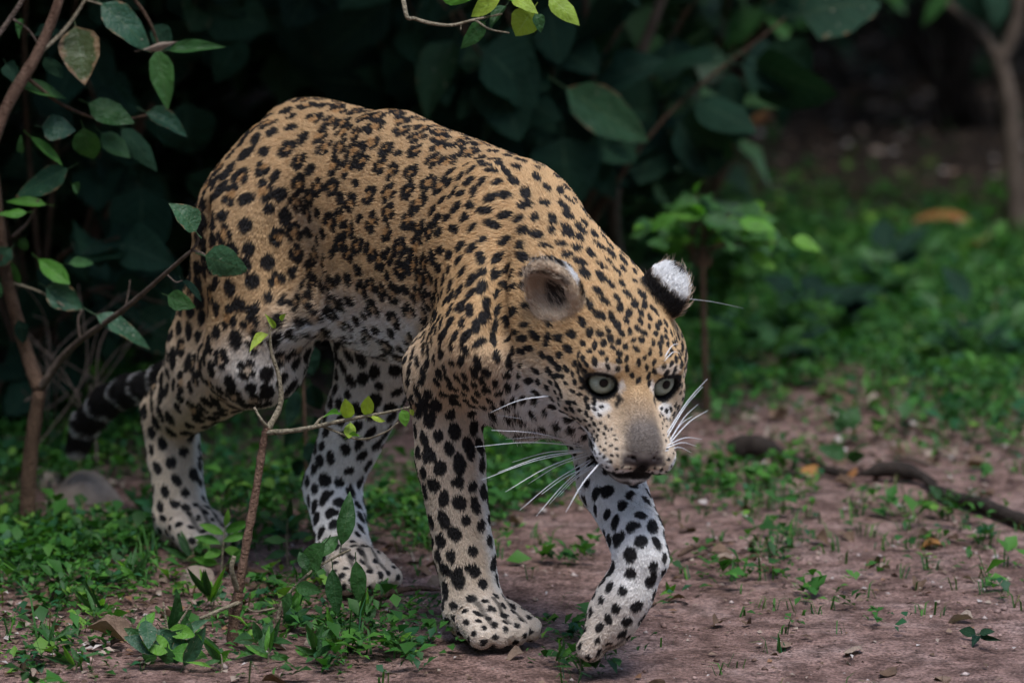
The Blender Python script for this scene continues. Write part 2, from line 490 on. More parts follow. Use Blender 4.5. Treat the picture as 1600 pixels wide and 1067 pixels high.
# ------------------------------------------------------------------ coat pattern
leo_rng = np.random.default_rng(11)
def tang(n, f):
    t = f - n * (f * n).sum(-1, keepdims=True)
    return t / np.maximum(np.linalg.norm(t, axis=-1, keepdims=True), 1e-6)
def headc(p):
    q = ((p - HEAD_O) @ HR) / HS
    q[:, 1] = np.where(q[:, 1] > MUZ0, MUZ0 + (q[:, 1] - MUZ0) / MUZK, q[:, 1])
    return q

# spot spacing and radius per region: torso belly haunch hindleg shoulder foreleg farleg neck throat head ear tail paw
SP = np.array([0.0280, 0.0265, 0.0262, 0.0208, 0.0172, 0.0235, 0.0228, 0.0200, 0.0262, 0.0106, 0.03, 0.034, 0.0165], dtype=np.float32)
RD = np.array([0.0100, 0.0104, 0.0124, 0.0092, 0.0078, 0.0110, 0.0100, 0.0085, 0.0084, 0.0046, 0.004, 0.013, 0.0054], dtype=np.float32)
ROS = np.array([0.85, 0.2, 0.25, 0, 0.10, 0, 0, 0.15, 0, 0, 0, 0, 0], dtype=np.float32)
ELO = np.array([1.1, 1.1, 1.15, 1.1, 1.25, 1.15, 1.05, 1.45, 1.3, 1.25, 1.2, 0.8, 1.1], dtype=np.float32)

class Hash:
    def __init__(s, p, h):
        s.h = h; s.p = p
        k = np.floor(p / h).astype(np.int64) + 4096
        key = (k[:, 0] * 8192 + k[:, 1]) * 8192 + k[:, 2]
        s.o = np.argsort(key, kind='stable'); sk = key[s.o]
        u, st = np.unique(sk, return_index=True)
        en = np.append(st[1:], len(sk))
        s.d = {int(a): (int(b), int(c)) for a, b, c in zip(u, st, en)}
    def near(s, c, r):
        lo = np.floor((c - r) / s.h).astype(int) + 4096; hi = np.floor((c + r) / s.h).astype(int) + 4096
        out = []
        for x in range(lo[0], hi[0] + 1):
            for y in range(lo[1], hi[1] + 1):
                for z in range(lo[2], hi[2] + 1):
                    t = s.d.get((x * 8192 + y) * 8192 + z)
                    if t: out.append(s.o[t[0]:t[1]])
        return np.concatenate(out) if out else np.zeros(0, dtype=int)

SP, RD = SP * 0.93, RD * 0.94
vsp = W @ SP
hq = headc(bv)
# face: dots shrink towards the muzzle and vanish on the nose
facew = W[:, RI['head']]
vsp = np.where(facew > 0.5, vsp * (1 - 0.22 * sstep(0.0, 0.05, hq[:, 1])) * (1 + 0.5 * sstep(-0.03, -0.12, hq[:, 1])), vsp)
seeds = []
grid = {}
bvl, bnl, vspl = bv.tolist(), bn.tolist(), vsp.tolist()
cand = leo_rng.permutation(len(bv))[:150000]
for i in cand:
    r = vspl[i]; c = bvl[i]; nI = bnl[i]
    g = (int(c[0] // 0.04), int(c[1] // 0.04), int(c[2] // 0.04)); ok = True
    for dx in (-1, 0, 1):
        for dy in (-1, 0, 1):
            for dz in (-1, 0, 1):
                for (j, rj) in grid.get((g[0] + dx, g[1] + dy, g[2] + dz), ()):
                    d_ = bvl[j]; e = (d_[0] - c[0], d_[1] - c[1], d_[2] - c[2])
                    if e[0] * e[0] + e[1] * e[1] + e[2] * e[2] < (min(r, rj) if abs(r - rj) > 0.006 else (r + rj) * 0.5) ** 2 and bnl[j][0] * nI[0] + bnl[j][1] * nI[1] + bnl[j][2] * nI[2] > 0.1:
                        ok = False; break
                if not ok: break
            if not ok: break
        if not ok: break
    if ok:
        grid.setdefault(g, []).append((i, r)); seeds.append(i)
seeds = np.array(seeds)

sT = tang(bn[seeds], FL[seeds]); sB = np.cross(bn[seeds], sT)
blobs = []      # centre, normal, tangent, a, b
tints = []
for n_, i in enumerate(seeds):
    w = W[i]; rad = float(w @ RD) * leo_rng.uniform(0.78, 1.2); ros = float(w @ ROS); elo = float(w @ ELO)
    c, n, t, b = bv[i], bn[i], sT[n_], sB[n_]
    q = hq[i]
    if w[RI['head']] > 0.5:
        if q[1] > 0.030 and abs(q[0]) < 0.030 and q[2] > -0.055: continue     # plain nose bridge
        if q[2] < -0.080 and q[1] > 0.02: continue                             # white chin
        rad *= 1.0 - 0.42 * float(sstep(0.0, 0.06, q[1]))
        rad *= 1.0 + 0.30 * float(sstep(-0.02, -0.09, q[1]))
        if abs(abs(q[0]) - 0.0375) < 0.023 and abs(q[2]) < 0.021 and q[1] > -0.035: continue   # eye surrounds
    if w[RI['ear']] > 0.5: continue
    if w[RI['tail']] > 0.6: continue
    if w[RI['head']] + w[RI['neck']] + w[RI['shoulder']] < 0.4 and leo_rng.random() < ros:
        # rosette: broken ring of blotches round a tawny centre
        k = leo_rng.integers(4, 6); a0 = leo_rng.uniform(0, 6.28); rr = 0.0098 * leo_rng.uniform(0.85, 1.15)
        skip = leo_rng.integers(0, k) if leo_rng.random() < 0.45 else -1
        for j in range(k):
            if j == skip: continue
            an = a0 + j * 6.283 / k + leo_rng.uniform(-0.3, 0.3)
            dt, db = math.cos(an), math.sin(an)
            cc = c + (t * dt * 1.15 + b * db * 0.95) * rr
            tt = -t * db + b * dt
            blobs.append((cc, n, tt, 0.0076 * leo_rng.uniform(0.85, 1.3), 0.0060 * leo_rng.uniform(0.85, 1.2)))
        tints.append((c, n, t, 0.0110, 0.0100))
    else:
        an = leo_rng.normal(0, 0.45); tt = t * math.cos(an) + b * math.sin(an)
        e = elo * leo_rng.uniform(0.85, 1.3)
        blobs.append((c, n, tt, rad * e, rad / math.sqrt(e)))
        if leo_rng.random() < 0.18 and w[RI['head']] < 0.5:
            an = leo_rng.uniform(0, 6.28)
            blobs.append((c + (t * math.cos(an) + b * math.sin(an)) * rad * 0.9, n, tt, rad * 0.7, rad * 0.6))

def paint(p, n, w, fl):
    """base colour, spot mask -> colour for surface points in the body frame"""
    N = len(p)
    mask = np.full(N, -1.0, dtype=np.float32); tint = np.full(N, -1.0, dtype=np.float32)
    H = Hash(p, 0.02)
    for arr, lst in ((mask, blobs), (tint, tints)):
        for (c, nn, t, a, b) in lst:
            R = max(a, b) * 1.35
            ids = H.near(c, R)
            if not len(ids): continue
            q = p[ids] - c
            bb = np.cross(nn, t)
            d = np.sqrt(((q @ t) / a) ** 2 + ((q @ bb) / b) ** 2 + ((q @ nn) / (2.2 * max(a, b))) ** 2)
            v = np.where((n[ids] @ nn) > 0.15, 1 - d, -1.0)
            arr[ids] = np.maximum(arr[ids], v)
    nz = fbm(p, 150, 2, 5)
    nz2 = fbm(p, 60, 2, 9)
    spot = sstep(0.0, 0.11, mask + 0.13 * nz + 0.10 * nz2 + 0.01)
    tn = sstep(0.0, 0.5, tint + 0.1 * nz)
    q = headc(p); ax = np.abs(q[:, 0])
    reg = lambda k: w[:, RI[k]]
    # base: tawny above, paler on legs, white below and inside
    tawny = np.array([0.535, 0.355, 0.185]); gold = np.array([0.65, 0.425, 0.210]); cream = np.array([0.69, 0.585, 0.465]); white = np.array([0.86, 0.855, 0.84])
    base = np.tile(tawny, (N, 1))
    def mixin(col, f):
        nonlocal base
        base = base * (1 - f[:, None]) + np.asarray(col) * f[:, None]
    mixin(gold, np.clip(reg('shoulder') + reg('neck') + 0.4 * reg('head'), 0, 1) * 0.8)
    mixin(cream, np.clip(reg('hindleg') + 0.85 * reg('foreleg') + reg('farleg') + 0.5 * reg('paw') + 0.85 * reg('head') * sstep(0.02, -0.05, q[:, 2]), 0, 1))
    mixin(cream, reg('haunch') * sstep(0.40, 0.27, p[:, 2]) * 0.8)
    mixin(cream, (reg('torso') + reg('belly') + 0.8 * reg('shoulder')) * sstep(0.48, 0.37, p[:, 2]) * 0.7)
    under = sstep(0.0, -0.6, n[:, 2])
    mixin(white, (reg('torso') + reg('belly')) * np.maximum(under, sstep(0.395, 0.335, p[:, 2] + 0.025 * nz2)))
    mixin(white, np.clip(reg('throat') * 1.8, 0, 1) * sstep(0.46, 0.40, p[:, 2] + 0.02 * nz2))
    mixin(white, sstep(0.05, 0.45, n[:, 0]) * sstep(0.45, 0.37, p[:, 2] + 0.02 * nz2) * sstep(0.02, 0.06, p[:, 0]) * (1 - np.clip(reg('head') + reg('ear') + reg('shoulder') + reg('foreleg') + reg('farleg') + reg('paw'), 0, 1)) * 0.9)
    medial = sstep(0.0, 0.6, n[:, 1] * np.where(p[:, 1] < -0.01, 1, -1))
    mixin(white, np.clip(reg('foreleg') + reg('hindleg') + reg('haunch') * sstep(0.42, 0.36, p[:, 2]), 0, 1) * medial * 0.9)
    mixin(white, reg('farleg') * 0.85)
    mixin(white, np.clip(reg('haunch'), 0, 1) * sstep(-0.50, -0.40, p[:, 0]) * sstep(0.39, 0.31, p[:, 2]) * 0.75)
    mixin(white, np.clip(reg('paw') * 0.35, 0, 1))
    # tail: rings, widened with black so the colour also carries the tail's shadow
    ta = np.cumsum([0] + [np.linalg.norm(np.subtract(tail_pts[i + 1], tail_pts[i])) for i in range(len(tail_pts) - 1)])
    tp = np.array(tail_pts)
    tw = reg('tail')
    m = tw > 0.3
    if m.any():
        best = np.full(m.sum(), 9.0); s_at = np.zeros(m.sum())
        for i in range(len(tp) - 1):
            ba = tp[i + 1] - tp[i]; h = np.clip(((p[m] - tp[i]) @ ba) / ba.dot(ba), 0, 1)
            d = np.linalg.norm(p[m] - tp[i] - h[:, None] * ba, axis=1)
            u = d < best; best[u] = d[u]; s_at[u] = (ta[i] + h * (ta[i + 1] - ta[i]))[u]
        ring = sstep(-0.25, 0.15, np.sin(s_at * 6.283 / 0.056 + 2.5 * nz2[m]) + 0.88)
        spot[m] = np.maximum(spot[m] * (tw[m] < 0.6), ring * sstep(0.3, 0.6, tw[m]))
        f = np.zeros(N); f[m] = sstep(0.3, 0.6, tw[m]); mixin(cream, f)
        f = np.zeros(N); f[m] = sstep(0.40, 0.50, s_at) * sstep(0.3, 0.6, tw[m]); mixin(white, f)
    # rosette centres
    base = base * (1 - tn[:, None] * (1 - np.array([0.80, 0.68, 0.55])))
    # ---- face
    hd = sstep(0.45, 0.7, reg('head'))
    bridge = sstep(0.030, 0.014, ax + 0.003 * nz) * sstep(0.030, 0.066, q[:, 1] + 0.006 * nz) * sstep(-0.066, -0.050, q[:, 2]) * hd
    mixin((0.27, 0.20, 0.145), bridge * 0.55)
    mixin((0.155, 0.135, 0.125), bridge * sstep(0.058, 0.092, q[:, 1]) * 0.85)
    pad = sstep(0.031, 0.024, ax) * sstep(0.098, 0.106, q[:, 1] + 0.15 * (q[:, 2] + 0.043)) * sstep(-0.064, -0.058, q[:, 2]) * sstep(-0.028, -0.036, q[:, 2]) * hd
    mixin((0.075, 0.060, 0.057), pad * sstep(-0.043, -0.052, q[:, 2]))
    mixin(white, hd * sstep(-0.066, -0.076, q[:, 2]) * sstep(-0.02, 0.03, q[:, 1]))
    cheekw = sstep(0.0, -0.04, q[:, 1]) * sstep(-0.045, -0.075, q[:, 2]) * hd
    mixin(white, cheekw)
    front = hd * sstep(-0.045, -0.02, q[:, 1])
    def ell2(cx, cz, rx, rz):
        return np.hypot((ax - cx) / rx, (q[:, 2] - cz) / rz) + 0.12 * nz
    mixin(white, front * sstep(1.15, 0.75, ell2(0.0365, -0.0275, 0.0165, 0.0095)) * sstep(0.044, 0.030, q[:, 1]) * 0.8)
    mixin(white, front * sstep(1.15, 0.75, ell2(0.0400, 0.0255, 0.0185, 0.0070)) * 0.40)
    mixin(white, front * sstep(1.15, 0.75, ell2(0.0185, 0.0010, 0.0045, 0.0130)) * sstep(0.034, 0.022, q[:, 1]) * 0.6)
    mixin(white, front * sstep(1.15, 0.70, ell2(0.0480, -0.0680, 0.0140, 0.0120)) * 0.9)
    mixin(white, front * sstep(1.15, 0.70, ell2(0.0240, -0.0740, 0.0180, 0.0070)) * 0.7)
    # dark lining: eye rims, tear marks, lips, whisker rows
    def seg(a, b):
        a, b = np.array(a), np.array(b); ba = b - a
        qq = q.copy(); qq[:, 0] = ax
        h = np.clip(((qq - a) @ ba) / ba.dot(ba), 0, 1)
        return np.linalg.norm(qq - a - h[:, None] * ba, axis=1)
    dark = np.zeros(N)
    e = q.copy(); e[:, 0] = ax - 0.0375; e[:, 1] += 0.006; 
    axv = np.array([math.sin(EYE_OUT), math.cos(EYE_OUT), 0.04]); axv /= np.linalg.norm(axv)
    sxv = np.cross(axv, [0, 0, 1]); sxv /= np.linalg.norm(sxv); uzv = np.cross(sxv, axv)
    ex, ey, ez = e @ sxv, e @ axv, e @ uzv
    rim = np.sqrt((ex / 0.0200) ** 2 + (ez / 0.0172) ** 2)
    near_eye = (ey > 0.004) & (np.abs(ex) < 0.04) & (np.abs(ez) < 0.04)
    dark = np.maximum(dark, np.where(near_eye, sstep(1.24, 1.12, rim), 0))
    def seg2(x0, z0, x1, z1):
        d0, d1 = x1 - x0, z1 - z0
        h = np.clip(((ax - x0) * d0 + (q[:, 2] - z0) * d1) / (d0 * d0 + d1 * d1), 0, 1)
        return np.hypot(ax - x0 - h * d0, q[:, 2] - z0 - h * d1) + 0.0012 * nz
    dark = np.maximum(dark, front * sstep(0.0056, 0.0034, seg2(0.0205, -0.0080, 0.0235, -0.0300)) * sstep(0.046, 0.036, q[:, 1]) * 0.97)
    dark = np.maximum(dark, front * sstep(0.0040, 0.0022, seg2(0.0560, 0.0050, 0.0680, 0.0120)) * 0.8)
    dark = np.maximum(dark, sstep(0.0050, 0.0030, seg((0.052, -0.004, 0.006), (0.066, -0.022, 0.014))) * 0.8)
    for a_, b_ in zip(MOUTH[:-1], MOUTH[1:]):
        dark = np.maximum(dark, sstep(0.0115, 0.0070, seg(a_, b_)))
    dark = np.maximum(dark, sstep(0.0068, 0.0040, seg((0.0235, 0.098, -0.046), (0.014, 0.106, -0.058))))
    dark = np.maximum(dark, sstep(0.0050, 0.0030, seg((0.014, 0.106, -0.058), (0.000, 0.110, -0.064))))
    dark = np.maximum(dark, sstep(0.0100, 0.0050, seg((0.006, 0.088, -0.096), (0.042, 0.046, -0.094))) * 0.95)
    dark = np.maximum(dark, sstep(0.0, 0.02, q[:, 1]) * sstep(-0.0745, -0.0775, q[:, 2] + 0.0008 * nz) * sstep(-0.0910, -0.0880, q[:, 2]))
    for r_ in range(4):
        for c_ in range(6):
            pt = (0.022 + 0.0052 * c_ + 0.001 * r_, 0.094 - 0.0075 * c_, -0.056 - 0.0065 * r_ + 0.0012 * c_)
            dark = np.maximum(dark, sstep(0.0036, 0.0020, seg(pt, (pt[0] + 0.001, pt[1] - 0.0035, pt[2]))))
    for a_, b_ in (((0.013, 0.004, 0.030), (0.017, -0.010, 0.040)), ((0.030, -0.012, 0.046), (0.034, -0.022, 0.050)), ((0.012, -0.016, 0.045), (0.012, -0.026, 0.050))):
        dark = np.maximum(dark, sstep(0.0050, 0.0030, seg(a_, b_)))
    dark *= hd
    spot = spot * (1 - bridge) * (1 - pad)
    spot = np.maximum(spot, dark)
    for (b_, d_, sd_, nr_, spr_, tl_) in PAWS:
        pw = reg('paw') > 0.3
        for o_ in (-1, 0, 1):
            a_ = b_ + sd_ * o_ * spr_ * 0.85 + d_ * 0.030; e_ = b_ + sd_ * o_ * spr_ + d_ * (0.030 + tl_)
            ba = e_ - a_; r_ = p - a_; h = np.clip((r_ @ ba) / ba.dot(ba), 0, 1); r_ = r_ - h[:, None] * ba
            lat = np.abs(r_ @ sd_); far_ = np.linalg.norm(r_, axis=1)
            base *= (1 - 0.72 * (sstep(0.0050, 0.0018, lat) * (far_ < 0.034) * (h < 1) * pw))[:, None]  # shade in the gaps between the toes, painted into the coat
    # dark stripe down the side of the neck, behind the cheek
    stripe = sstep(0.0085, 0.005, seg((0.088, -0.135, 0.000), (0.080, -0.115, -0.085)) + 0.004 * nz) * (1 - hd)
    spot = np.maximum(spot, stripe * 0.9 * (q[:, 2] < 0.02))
    # ears
    ew = sstep(0.35, 0.6, reg('ear'))
    for s in (-1, 1):
        c, R = EARS[s]
        e = (q - c) @ R
        near = (np.linalg.norm(e / np.array([0.040, 0.036, 0.046]), axis=1) < 1.25)
        f = np.where(near, ew, 0)
        inner = f * sstep(-0.2, 0.25, n @ (HR @ R[:, 1]))
        back = f * (1 - sstep(-0.25, 0.05, n @ (HR @ R[:, 1])))
        mixin((0.52, 0.33, 0.16), f)
        mixin((0.50, 0.39, 0.29), inner * 0.8)
        hole = inner * sstep(0.021, 0.012, np.hypot(e[:, 0] - 0.002, (e[:, 2] + 0.004) * 0.85))
        mixin((0.025, 0.018, 0.016), hole * 0.95)  # dark depth of the ear hollow, painted into the colour
        mixin((0.09, 0.07, 0.06), inner * sstep(0.014, 0.022, e[:, 2]) * sstep(0.036, 0.030, e[:, 2]) * 0.75)
        mixin((0.62, 0.50, 0.38), inner * sstep(0.005, 0.002, np.abs(e[:, 2] - 0.013 + 0.35 * e[:, 0])) * 0.8)
        mixin((0.62, 0.48, 0.34), inner * sstep(-0.016, -0.026, e[:, 2]) * 0.9)
        rimw = f * sstep(0.55, 0.25, np.abs(n @ (HR @ R[:, 1])))
        mixin((0.60, 0.47, 0.33), rimw * 0.8)
        bk = back * sstep(0.014, 0.008, e[:, 2]) * sstep(-0.030, -0.016, e[:, 2])
        spot = spot * (1 - f)
        spot = np.maximum(spot, np.maximum(bk, back * sstep(0.031, 0.036, e[:, 2])))
        mixin(white, back * sstep(0.008, 0.014, e[:, 2]))
    base *= (1 + 0.10 * nz2 + 0.08 * nz)[:, None]
    return base * (1 - spot[:, None]) + np.array([0.013, 0.0115, 0.0115]) * spot[:, None], spot

# fur length per region (metres) and how far it stands off the skin
LEN = np.array([0.0070, 0.014, 0.0070, 0.0055, 0.0062, 0.0055, 0.0055, 0.0080, 0.014, 0.0040, 0.0085, 0.010, 0.0038], dtype=np.float32)
NH = 560000
tri = np.concatenate([bq[:, [0, 1, 2]], bq[:, [0, 2, 3]]])
ar = np.linalg.norm(np.cross(bv[tri[:, 1]] - bv[tri[:, 0]], bv[tri[:, 2]] - bv[tri[:, 0]]), axis=1)
dens = ar * (1 + 1.6 * facew[tri[:, 0]])
ti = leo_rng.choice(len(tri), NH, p=dens / dens.sum())
r1, r2 = leo_rng.random((2, NH)); sq = np.sqrt(r1)
bw = np.stack([1 - sq, sq * (1 - r2), sq * r2], axis=1).astype(np.float32)
def interp(a): return (a[tri[ti]] * bw[:, :, None]).sum(1)
hpnt = interp(bv); hn = interp(bn); hn /= np.linalg.norm(hn, axis=1, keepdims=True)
hw = interp(W); hf = tang(hn, interp(FL))
allp = np.concatenate([bv, hpnt]); alln = np.concatenate([bn, hn]); allw = np.concatenate([W, hw])
allc, alls = paint(allp, alln, allw, None)
vc, hc = allc[:len(bv)].astype(np.float32), allc[len(bv):].astype(np.float32)

body_me = mesh_np('leopard_body', bv, bq)
color_attr(body_me, vc * 0.9)
sm = NT('leopard_skin')
at = sm.n('ShaderNodeAttribute', attribute_name='col')
sm.l(at.outputs['Color'], sm.b.inputs['Base Color'])
sm.set(Roughness=0.62, Specular_IOR_Level=0.25)
sm.bump(sm.noise(420, 3), 0.25, 0.004)
body = link('body', body_me, leopard, sm.m)

L = (hw @ LEN) * leo_rng.uniform(0.7, 1.25, NH).astype(np.float32)
hqh = headc(hpnt)
L *= np.where(hw[:, RI['head']] > 0.5, 1 - 0.55 * sstep(0.0, 0.07, hqh[:, 1]) + 0.9 * sstep(-0.06, -0.11, hqh[:, 1]), 1)
# long pale hairs inside the ears
for s in (-1, 1):
    c_, R_ = EARS[s]
    e_ = (hqh - c_) @ R_
    inn = (np.linalg.norm(e_ / np.array([0.044, 0.040, 0.050]), axis=1) < 1.25) & (hw[:, RI['ear']] > 0.4) & ((hn @ (HR @ R_[:, 1])) > 0.0)
    lng = inn & (leo_rng.random(NH) < 0.10)
    L = np.where(inn, L * 0.45, L)
    L = np.where(lng, L * leo_rng.uniform(3.0, 4.6, NH), L)
    hc[lng] = hc[lng] * 0.45 + np.array([0.60, 0.48, 0.36]) * 0.55
    inw = (R_[:, 2] * 0.7 + R_[:, 0] * 0.5 * s) 
    hf = np.where(lng[:, None], tang(hn, hf * 0.4 + (HR @ inw)[None, :].astype(np.float32)), hf)
# longer hair under the belly
L *= 1 + 0.9 * sstep(-0.3, -0.9, hn[:, 2]) * (hw[:, RI['belly']] + hw[:, RI['throat']])
# keep hair out of the eyes and the nose leather
dist_eye = np.minimum(np.linalg.norm(hqh - EYE_C[1], axis=1), np.linalg.norm(hqh - EYE_C[-1], axis=1))
keep = ~((dist_eye < 0.0250) & (hqh[:, 1] > -0.01)) & ~((hqh[:, 1] > 0.100) & (hqh[:, 2] < -0.042) & (np.abs(hqh[:, 0]) < 0.026) & (hqh[:, 2] > -0.062)) & (hpnt[:, 2] > 0.006)
def flt(*a): return [x[keep] for x in a]
hpnt, hn, hf, hc, L, hw = flt(hpnt, hn, hf, hc, L, hw)
NH = len(hpnt)
jit = leo_rng.normal(0, 1, (NH, 3)).astype(np.float32)
jit -= hn * (jit * hn).sum(1, keepdims=True)
clump = np.stack([fbm(hpnt, 90, 2, s) for s in (21, 31, 41)], axis=1).astype(np.float32)
earj = 1 + 1.2 * hw[:, RI['ear']][:, None]
jit = jit * earj
d1 = hf * 0.88 + hn * 0.42 + jit * 0.10 + clump * 0.20
d2 = hf * 1.00 + hn * 0.18 + jit * 0.13 + clump * 0.26
d1 /= np.linalg.norm(d1, axis=1, keepdims=True); d2 /= np.linalg.norm(d2, axis=1, keepdims=True)
p0 = hpnt - hn * 0.001; p1 = hpnt + d1 * (L * 0.5)[:, None]; p2 = p1 + d2 * (L * 0.5)[:, None]
p1 = p1 + hn * 0.0004; 
pos = np.stack([p0, p1, p2], axis=1)
pos[:, :, 2] = np.maximum(pos[:, :, 2], 0.003)
rad = np.stack([np.full(NH, 0.00036), np.full(NH, 0.00030), np.full(NH, 0.00008)], axis=1).astype(np.float32)
hair = bpy.data.hair_curves.new('leopard_fur')
hair.add_curves([3] * NH)
hair.attributes['position'].data.foreach_set('vector', pos.astype(np.float32).ravel())
ra = hair.attributes.get('radius') or hair.attributes.new('radius', 'FLOAT', 'POINT')
ra.data.foreach_set('value', rad.ravel())
lum = (1 + 0.20 * (leo_rng.random(NH) - 0.45))[:, None]
color_attr(hair, hc * lum, 'col', 'CURVE')
fm = NT('leopard_fur')
at = fm.n('ShaderNodeAttribute', attribute_name='col')
fm.l(at.outputs['Color'], fm.b.inputs['Base Color'])
fm.set(Roughness=0.55, Specular_IOR_Level=0.3)
fur = link('fur', hair, leopard, fm.m)
fur['kind'] = 'stuff'

# ------------------------------------------------------------------ eyes
def eye_material():
    m = NT('leopard_eye')
    tc = m.n('ShaderNodeTexCoord'); sx = m.n('ShaderNodeSeparateXYZ'); m.l(tc.outputs['Object'], sx.inputs[0])
    rr = m.math('SQRT', m.math('ADD', m.math('MULTIPLY', sx.outputs[0], sx.outputs[0]), m.math('MULTIPLY', sx.outputs[2], sx.outputs[2])))
    rn = m.math('DIVIDE', rr, EYE_R * HS)
    ang = m.math('ARCTAN2', sx.outputs[0], sx.outputs[2])
    cmb = m.n('ShaderNodeCombineXYZ'); m.l(ang, cmb.inputs[0]); m.l(rn, cmb.inputs[1])
    mp = m.n('ShaderNodeMapping'); mp.inputs['Scale'].default_value = (7, 1.2, 1); m.l(cmb.outputs[0], mp.inputs[0])
    st = m.noise(2.2, 4, 0.6, mp.outputs[0])
    iris = m.ramp(st, [(0.3, (0.30, 0.345, 0.27)), (0.55, (0.48, 0.54, 0.44)), (0.75, (0.64, 0.68, 0.56))])
    ringc = m.ramp(rn, [(0.0, (0.004, 0.004, 0.005)), (0.285, (0.003, 0.003, 0.004)), (0.315, (0.60, 0.60, 0.52)), (0.45, (0.85, 0.85, 0.85)), (0.80, (0.75, 0.78, 0.72)), (0.90, (0.05, 0.045, 0.04)), (1.0, (0.03, 0.025, 0.02))])
    m.l(m.mix(1.0, iris, ringc, 'MULTIPLY'), m.b.inputs['Base Color'])
    m.set(Roughness=0.35, Specular_IOR_Level=0.15, Coat_Weight=0.55, Coat_Roughness=0.02, Coat_IOR=1.45)
    return m.m
eye_mat = eye_material()
def sphere_mesh(name, r, seg=32, ring=20):
    v = [(0, 0, r)]; f = []
    for i in range(1, ring):
        t = math.pi * i / ring
        for j in range(seg):
            a = 2 * math.pi * j / seg
            v.append((r * math.sin(t) * math.cos(a), r * math.sin(t) * math.sin(a), r * math.cos(t)))
    v.append((0, 0, -r)); last = len(v) - 1
    for j in range(seg):
        f.append((0, 1 + j, 1 + (j + 1) % seg)); f.append((last, 1 + (ring - 2) * seg + (j + 1) % seg, 1 + (ring - 2) * seg + j))
    for i in range(ring - 2):
        for j in range(seg):
            a, b = 1 + i * seg + j, 1 + i * seg + (j + 1) % seg
            f.append((a, a + seg, b + seg, b))
    me = bpy.data.meshes.new(name); me.from_pydata(v, [], f); me.polygons.foreach_set('use_smooth', [True] * len(f)); me.update()
    return me
for s in (-1, 1):
    o = link('eye', sphere_mesh('eyeball', EYE_R * HS), leopard, eye_mat)
    o.location = hp(EYE_C[s])
    g = hv((0.05 + s * 0.22, 1.0, 0.26))                    # gaze: up past the camera
    g = Vector(g).normalized()
    o.rotation_euler = g.to_track_quat('Y', 'Z').to_euler()

# ------------------------------------------------------------------ whiskers
def tube_mesh(name, pts, radii, sides=6, caps=True):
    pts = [Vector(p) for p in pts]; v, f = [], []
    up = Vector((0, 0, 1))
    prev = None
    for i, p in enumerate(pts):
        d = (pts[min(i + 1, len(pts) - 1)] - pts[max(i - 1, 0)]).normalized()
        if prev is None:
            a = d.cross(up if abs(d.z) < 0.9 else Vector((1, 0, 0))).normalized()
        else:
            a = (prev - d * prev.dot(d)).normalized()
        prev = a
        b = d.cross(a)
        for j in range(sides):
            an = 2 * math.pi * j / sides
            v.append(p + (a * math.cos(an) + b * math.sin(an)) * radii[i])
    for i in range(len(pts) - 1):
        for j in range(sides):
            k = (j + 1) % sides
            f.append((i * sides + j, i * sides + k, (i + 1) * sides + k, (i + 1) * sides + j))
    if caps:
        f.append(tuple(range(sides))[::-1]); f.append(tuple((len(pts) - 1) * sides + j for j in range(sides)))
    me = bpy.data.meshes.new(name); me.from_pydata(v, [], f); me.polygons.foreach_set('use_smooth', [True] * len(f)); me.update()
    return me
def curve_pts(ctrl, n=8):
    c = [Vector(p) for p in ctrl]; c = [c[0] * 2 - c[1]] + c + [c[-1] * 2 - c[-2]]; out = []
    for i in range(1, len(c) - 2):
        for j in range(n):
            t = j / n
            out.append(0.5 * ((2 * c[i]) + (c[i + 1] - c[i - 1]) * t + (2 * c[i - 1] - 5 * c[i] + 4 * c[i + 1] - c[i + 2]) * t * t + (3 * c[i] - c[i - 1] - 3 * c[i + 1] + c[i + 2]) * t ** 3))
    out.append(c[-2]); return out
wm = NT('whisker').set(Base_Color=(0.86, 0.88, 0.90, 1), Roughness=0.35).m
leo_M = Matrix.Translation(LEO_LOC) @ Matrix.Rotation(LEO_ROT, 4, 'Z')
leo_I = leo_M.inverted()
# where each whisker leaves the face: nearest skin point on the camera ray through a photo pixel
_bw = np.array(leo_M.to_3x3()) @ bv.T; _bw = _bw.T + np.array(LEO_LOC)
_q = _bw - np.array(CAM_LOC)
_dep = _q[:, 1] * _cp - _q[:, 2] * _sp
_bpx = 800 + F_PX * _q[:, 0] / _dep; _bpy = 533.5 - F_PX * (_q[:, 1] * _sp + _q[:, 2] * _cp) / _dep
def skin_at(px, py):
    for r in (4, 8, 16, 32):
        m = np.where((_bpx - px) ** 2 + (_bpy - py) ** 2 < r * r)[0]
        if len(m): return Vector(_bw[m[np.argmin(_dep[m])]])
    return P(px, py, -0.3)
def whisker(rx, ry, tx, ty, dY, sag=0.006, r=0.00080):
    if rx < 960: r = 0.0011
    a = skin_at(rx, ry); b = P(tx, ty, a.y + dY)
    a2 = a + (a - b).normalized() * 0.004
    pts = curve_pts([leo_I @ a2, leo_I @ (a.lerp(b, 0.5) + Vector((0, 0, sag))), leo_I @ b], 5)
    n = len(pts); rr = [r * (1 - 0.75 * i / (n - 1)) for i in range(n)]
    link('whisker', tube_mesh('whisker', pts, rr, 5), leopard, wm)
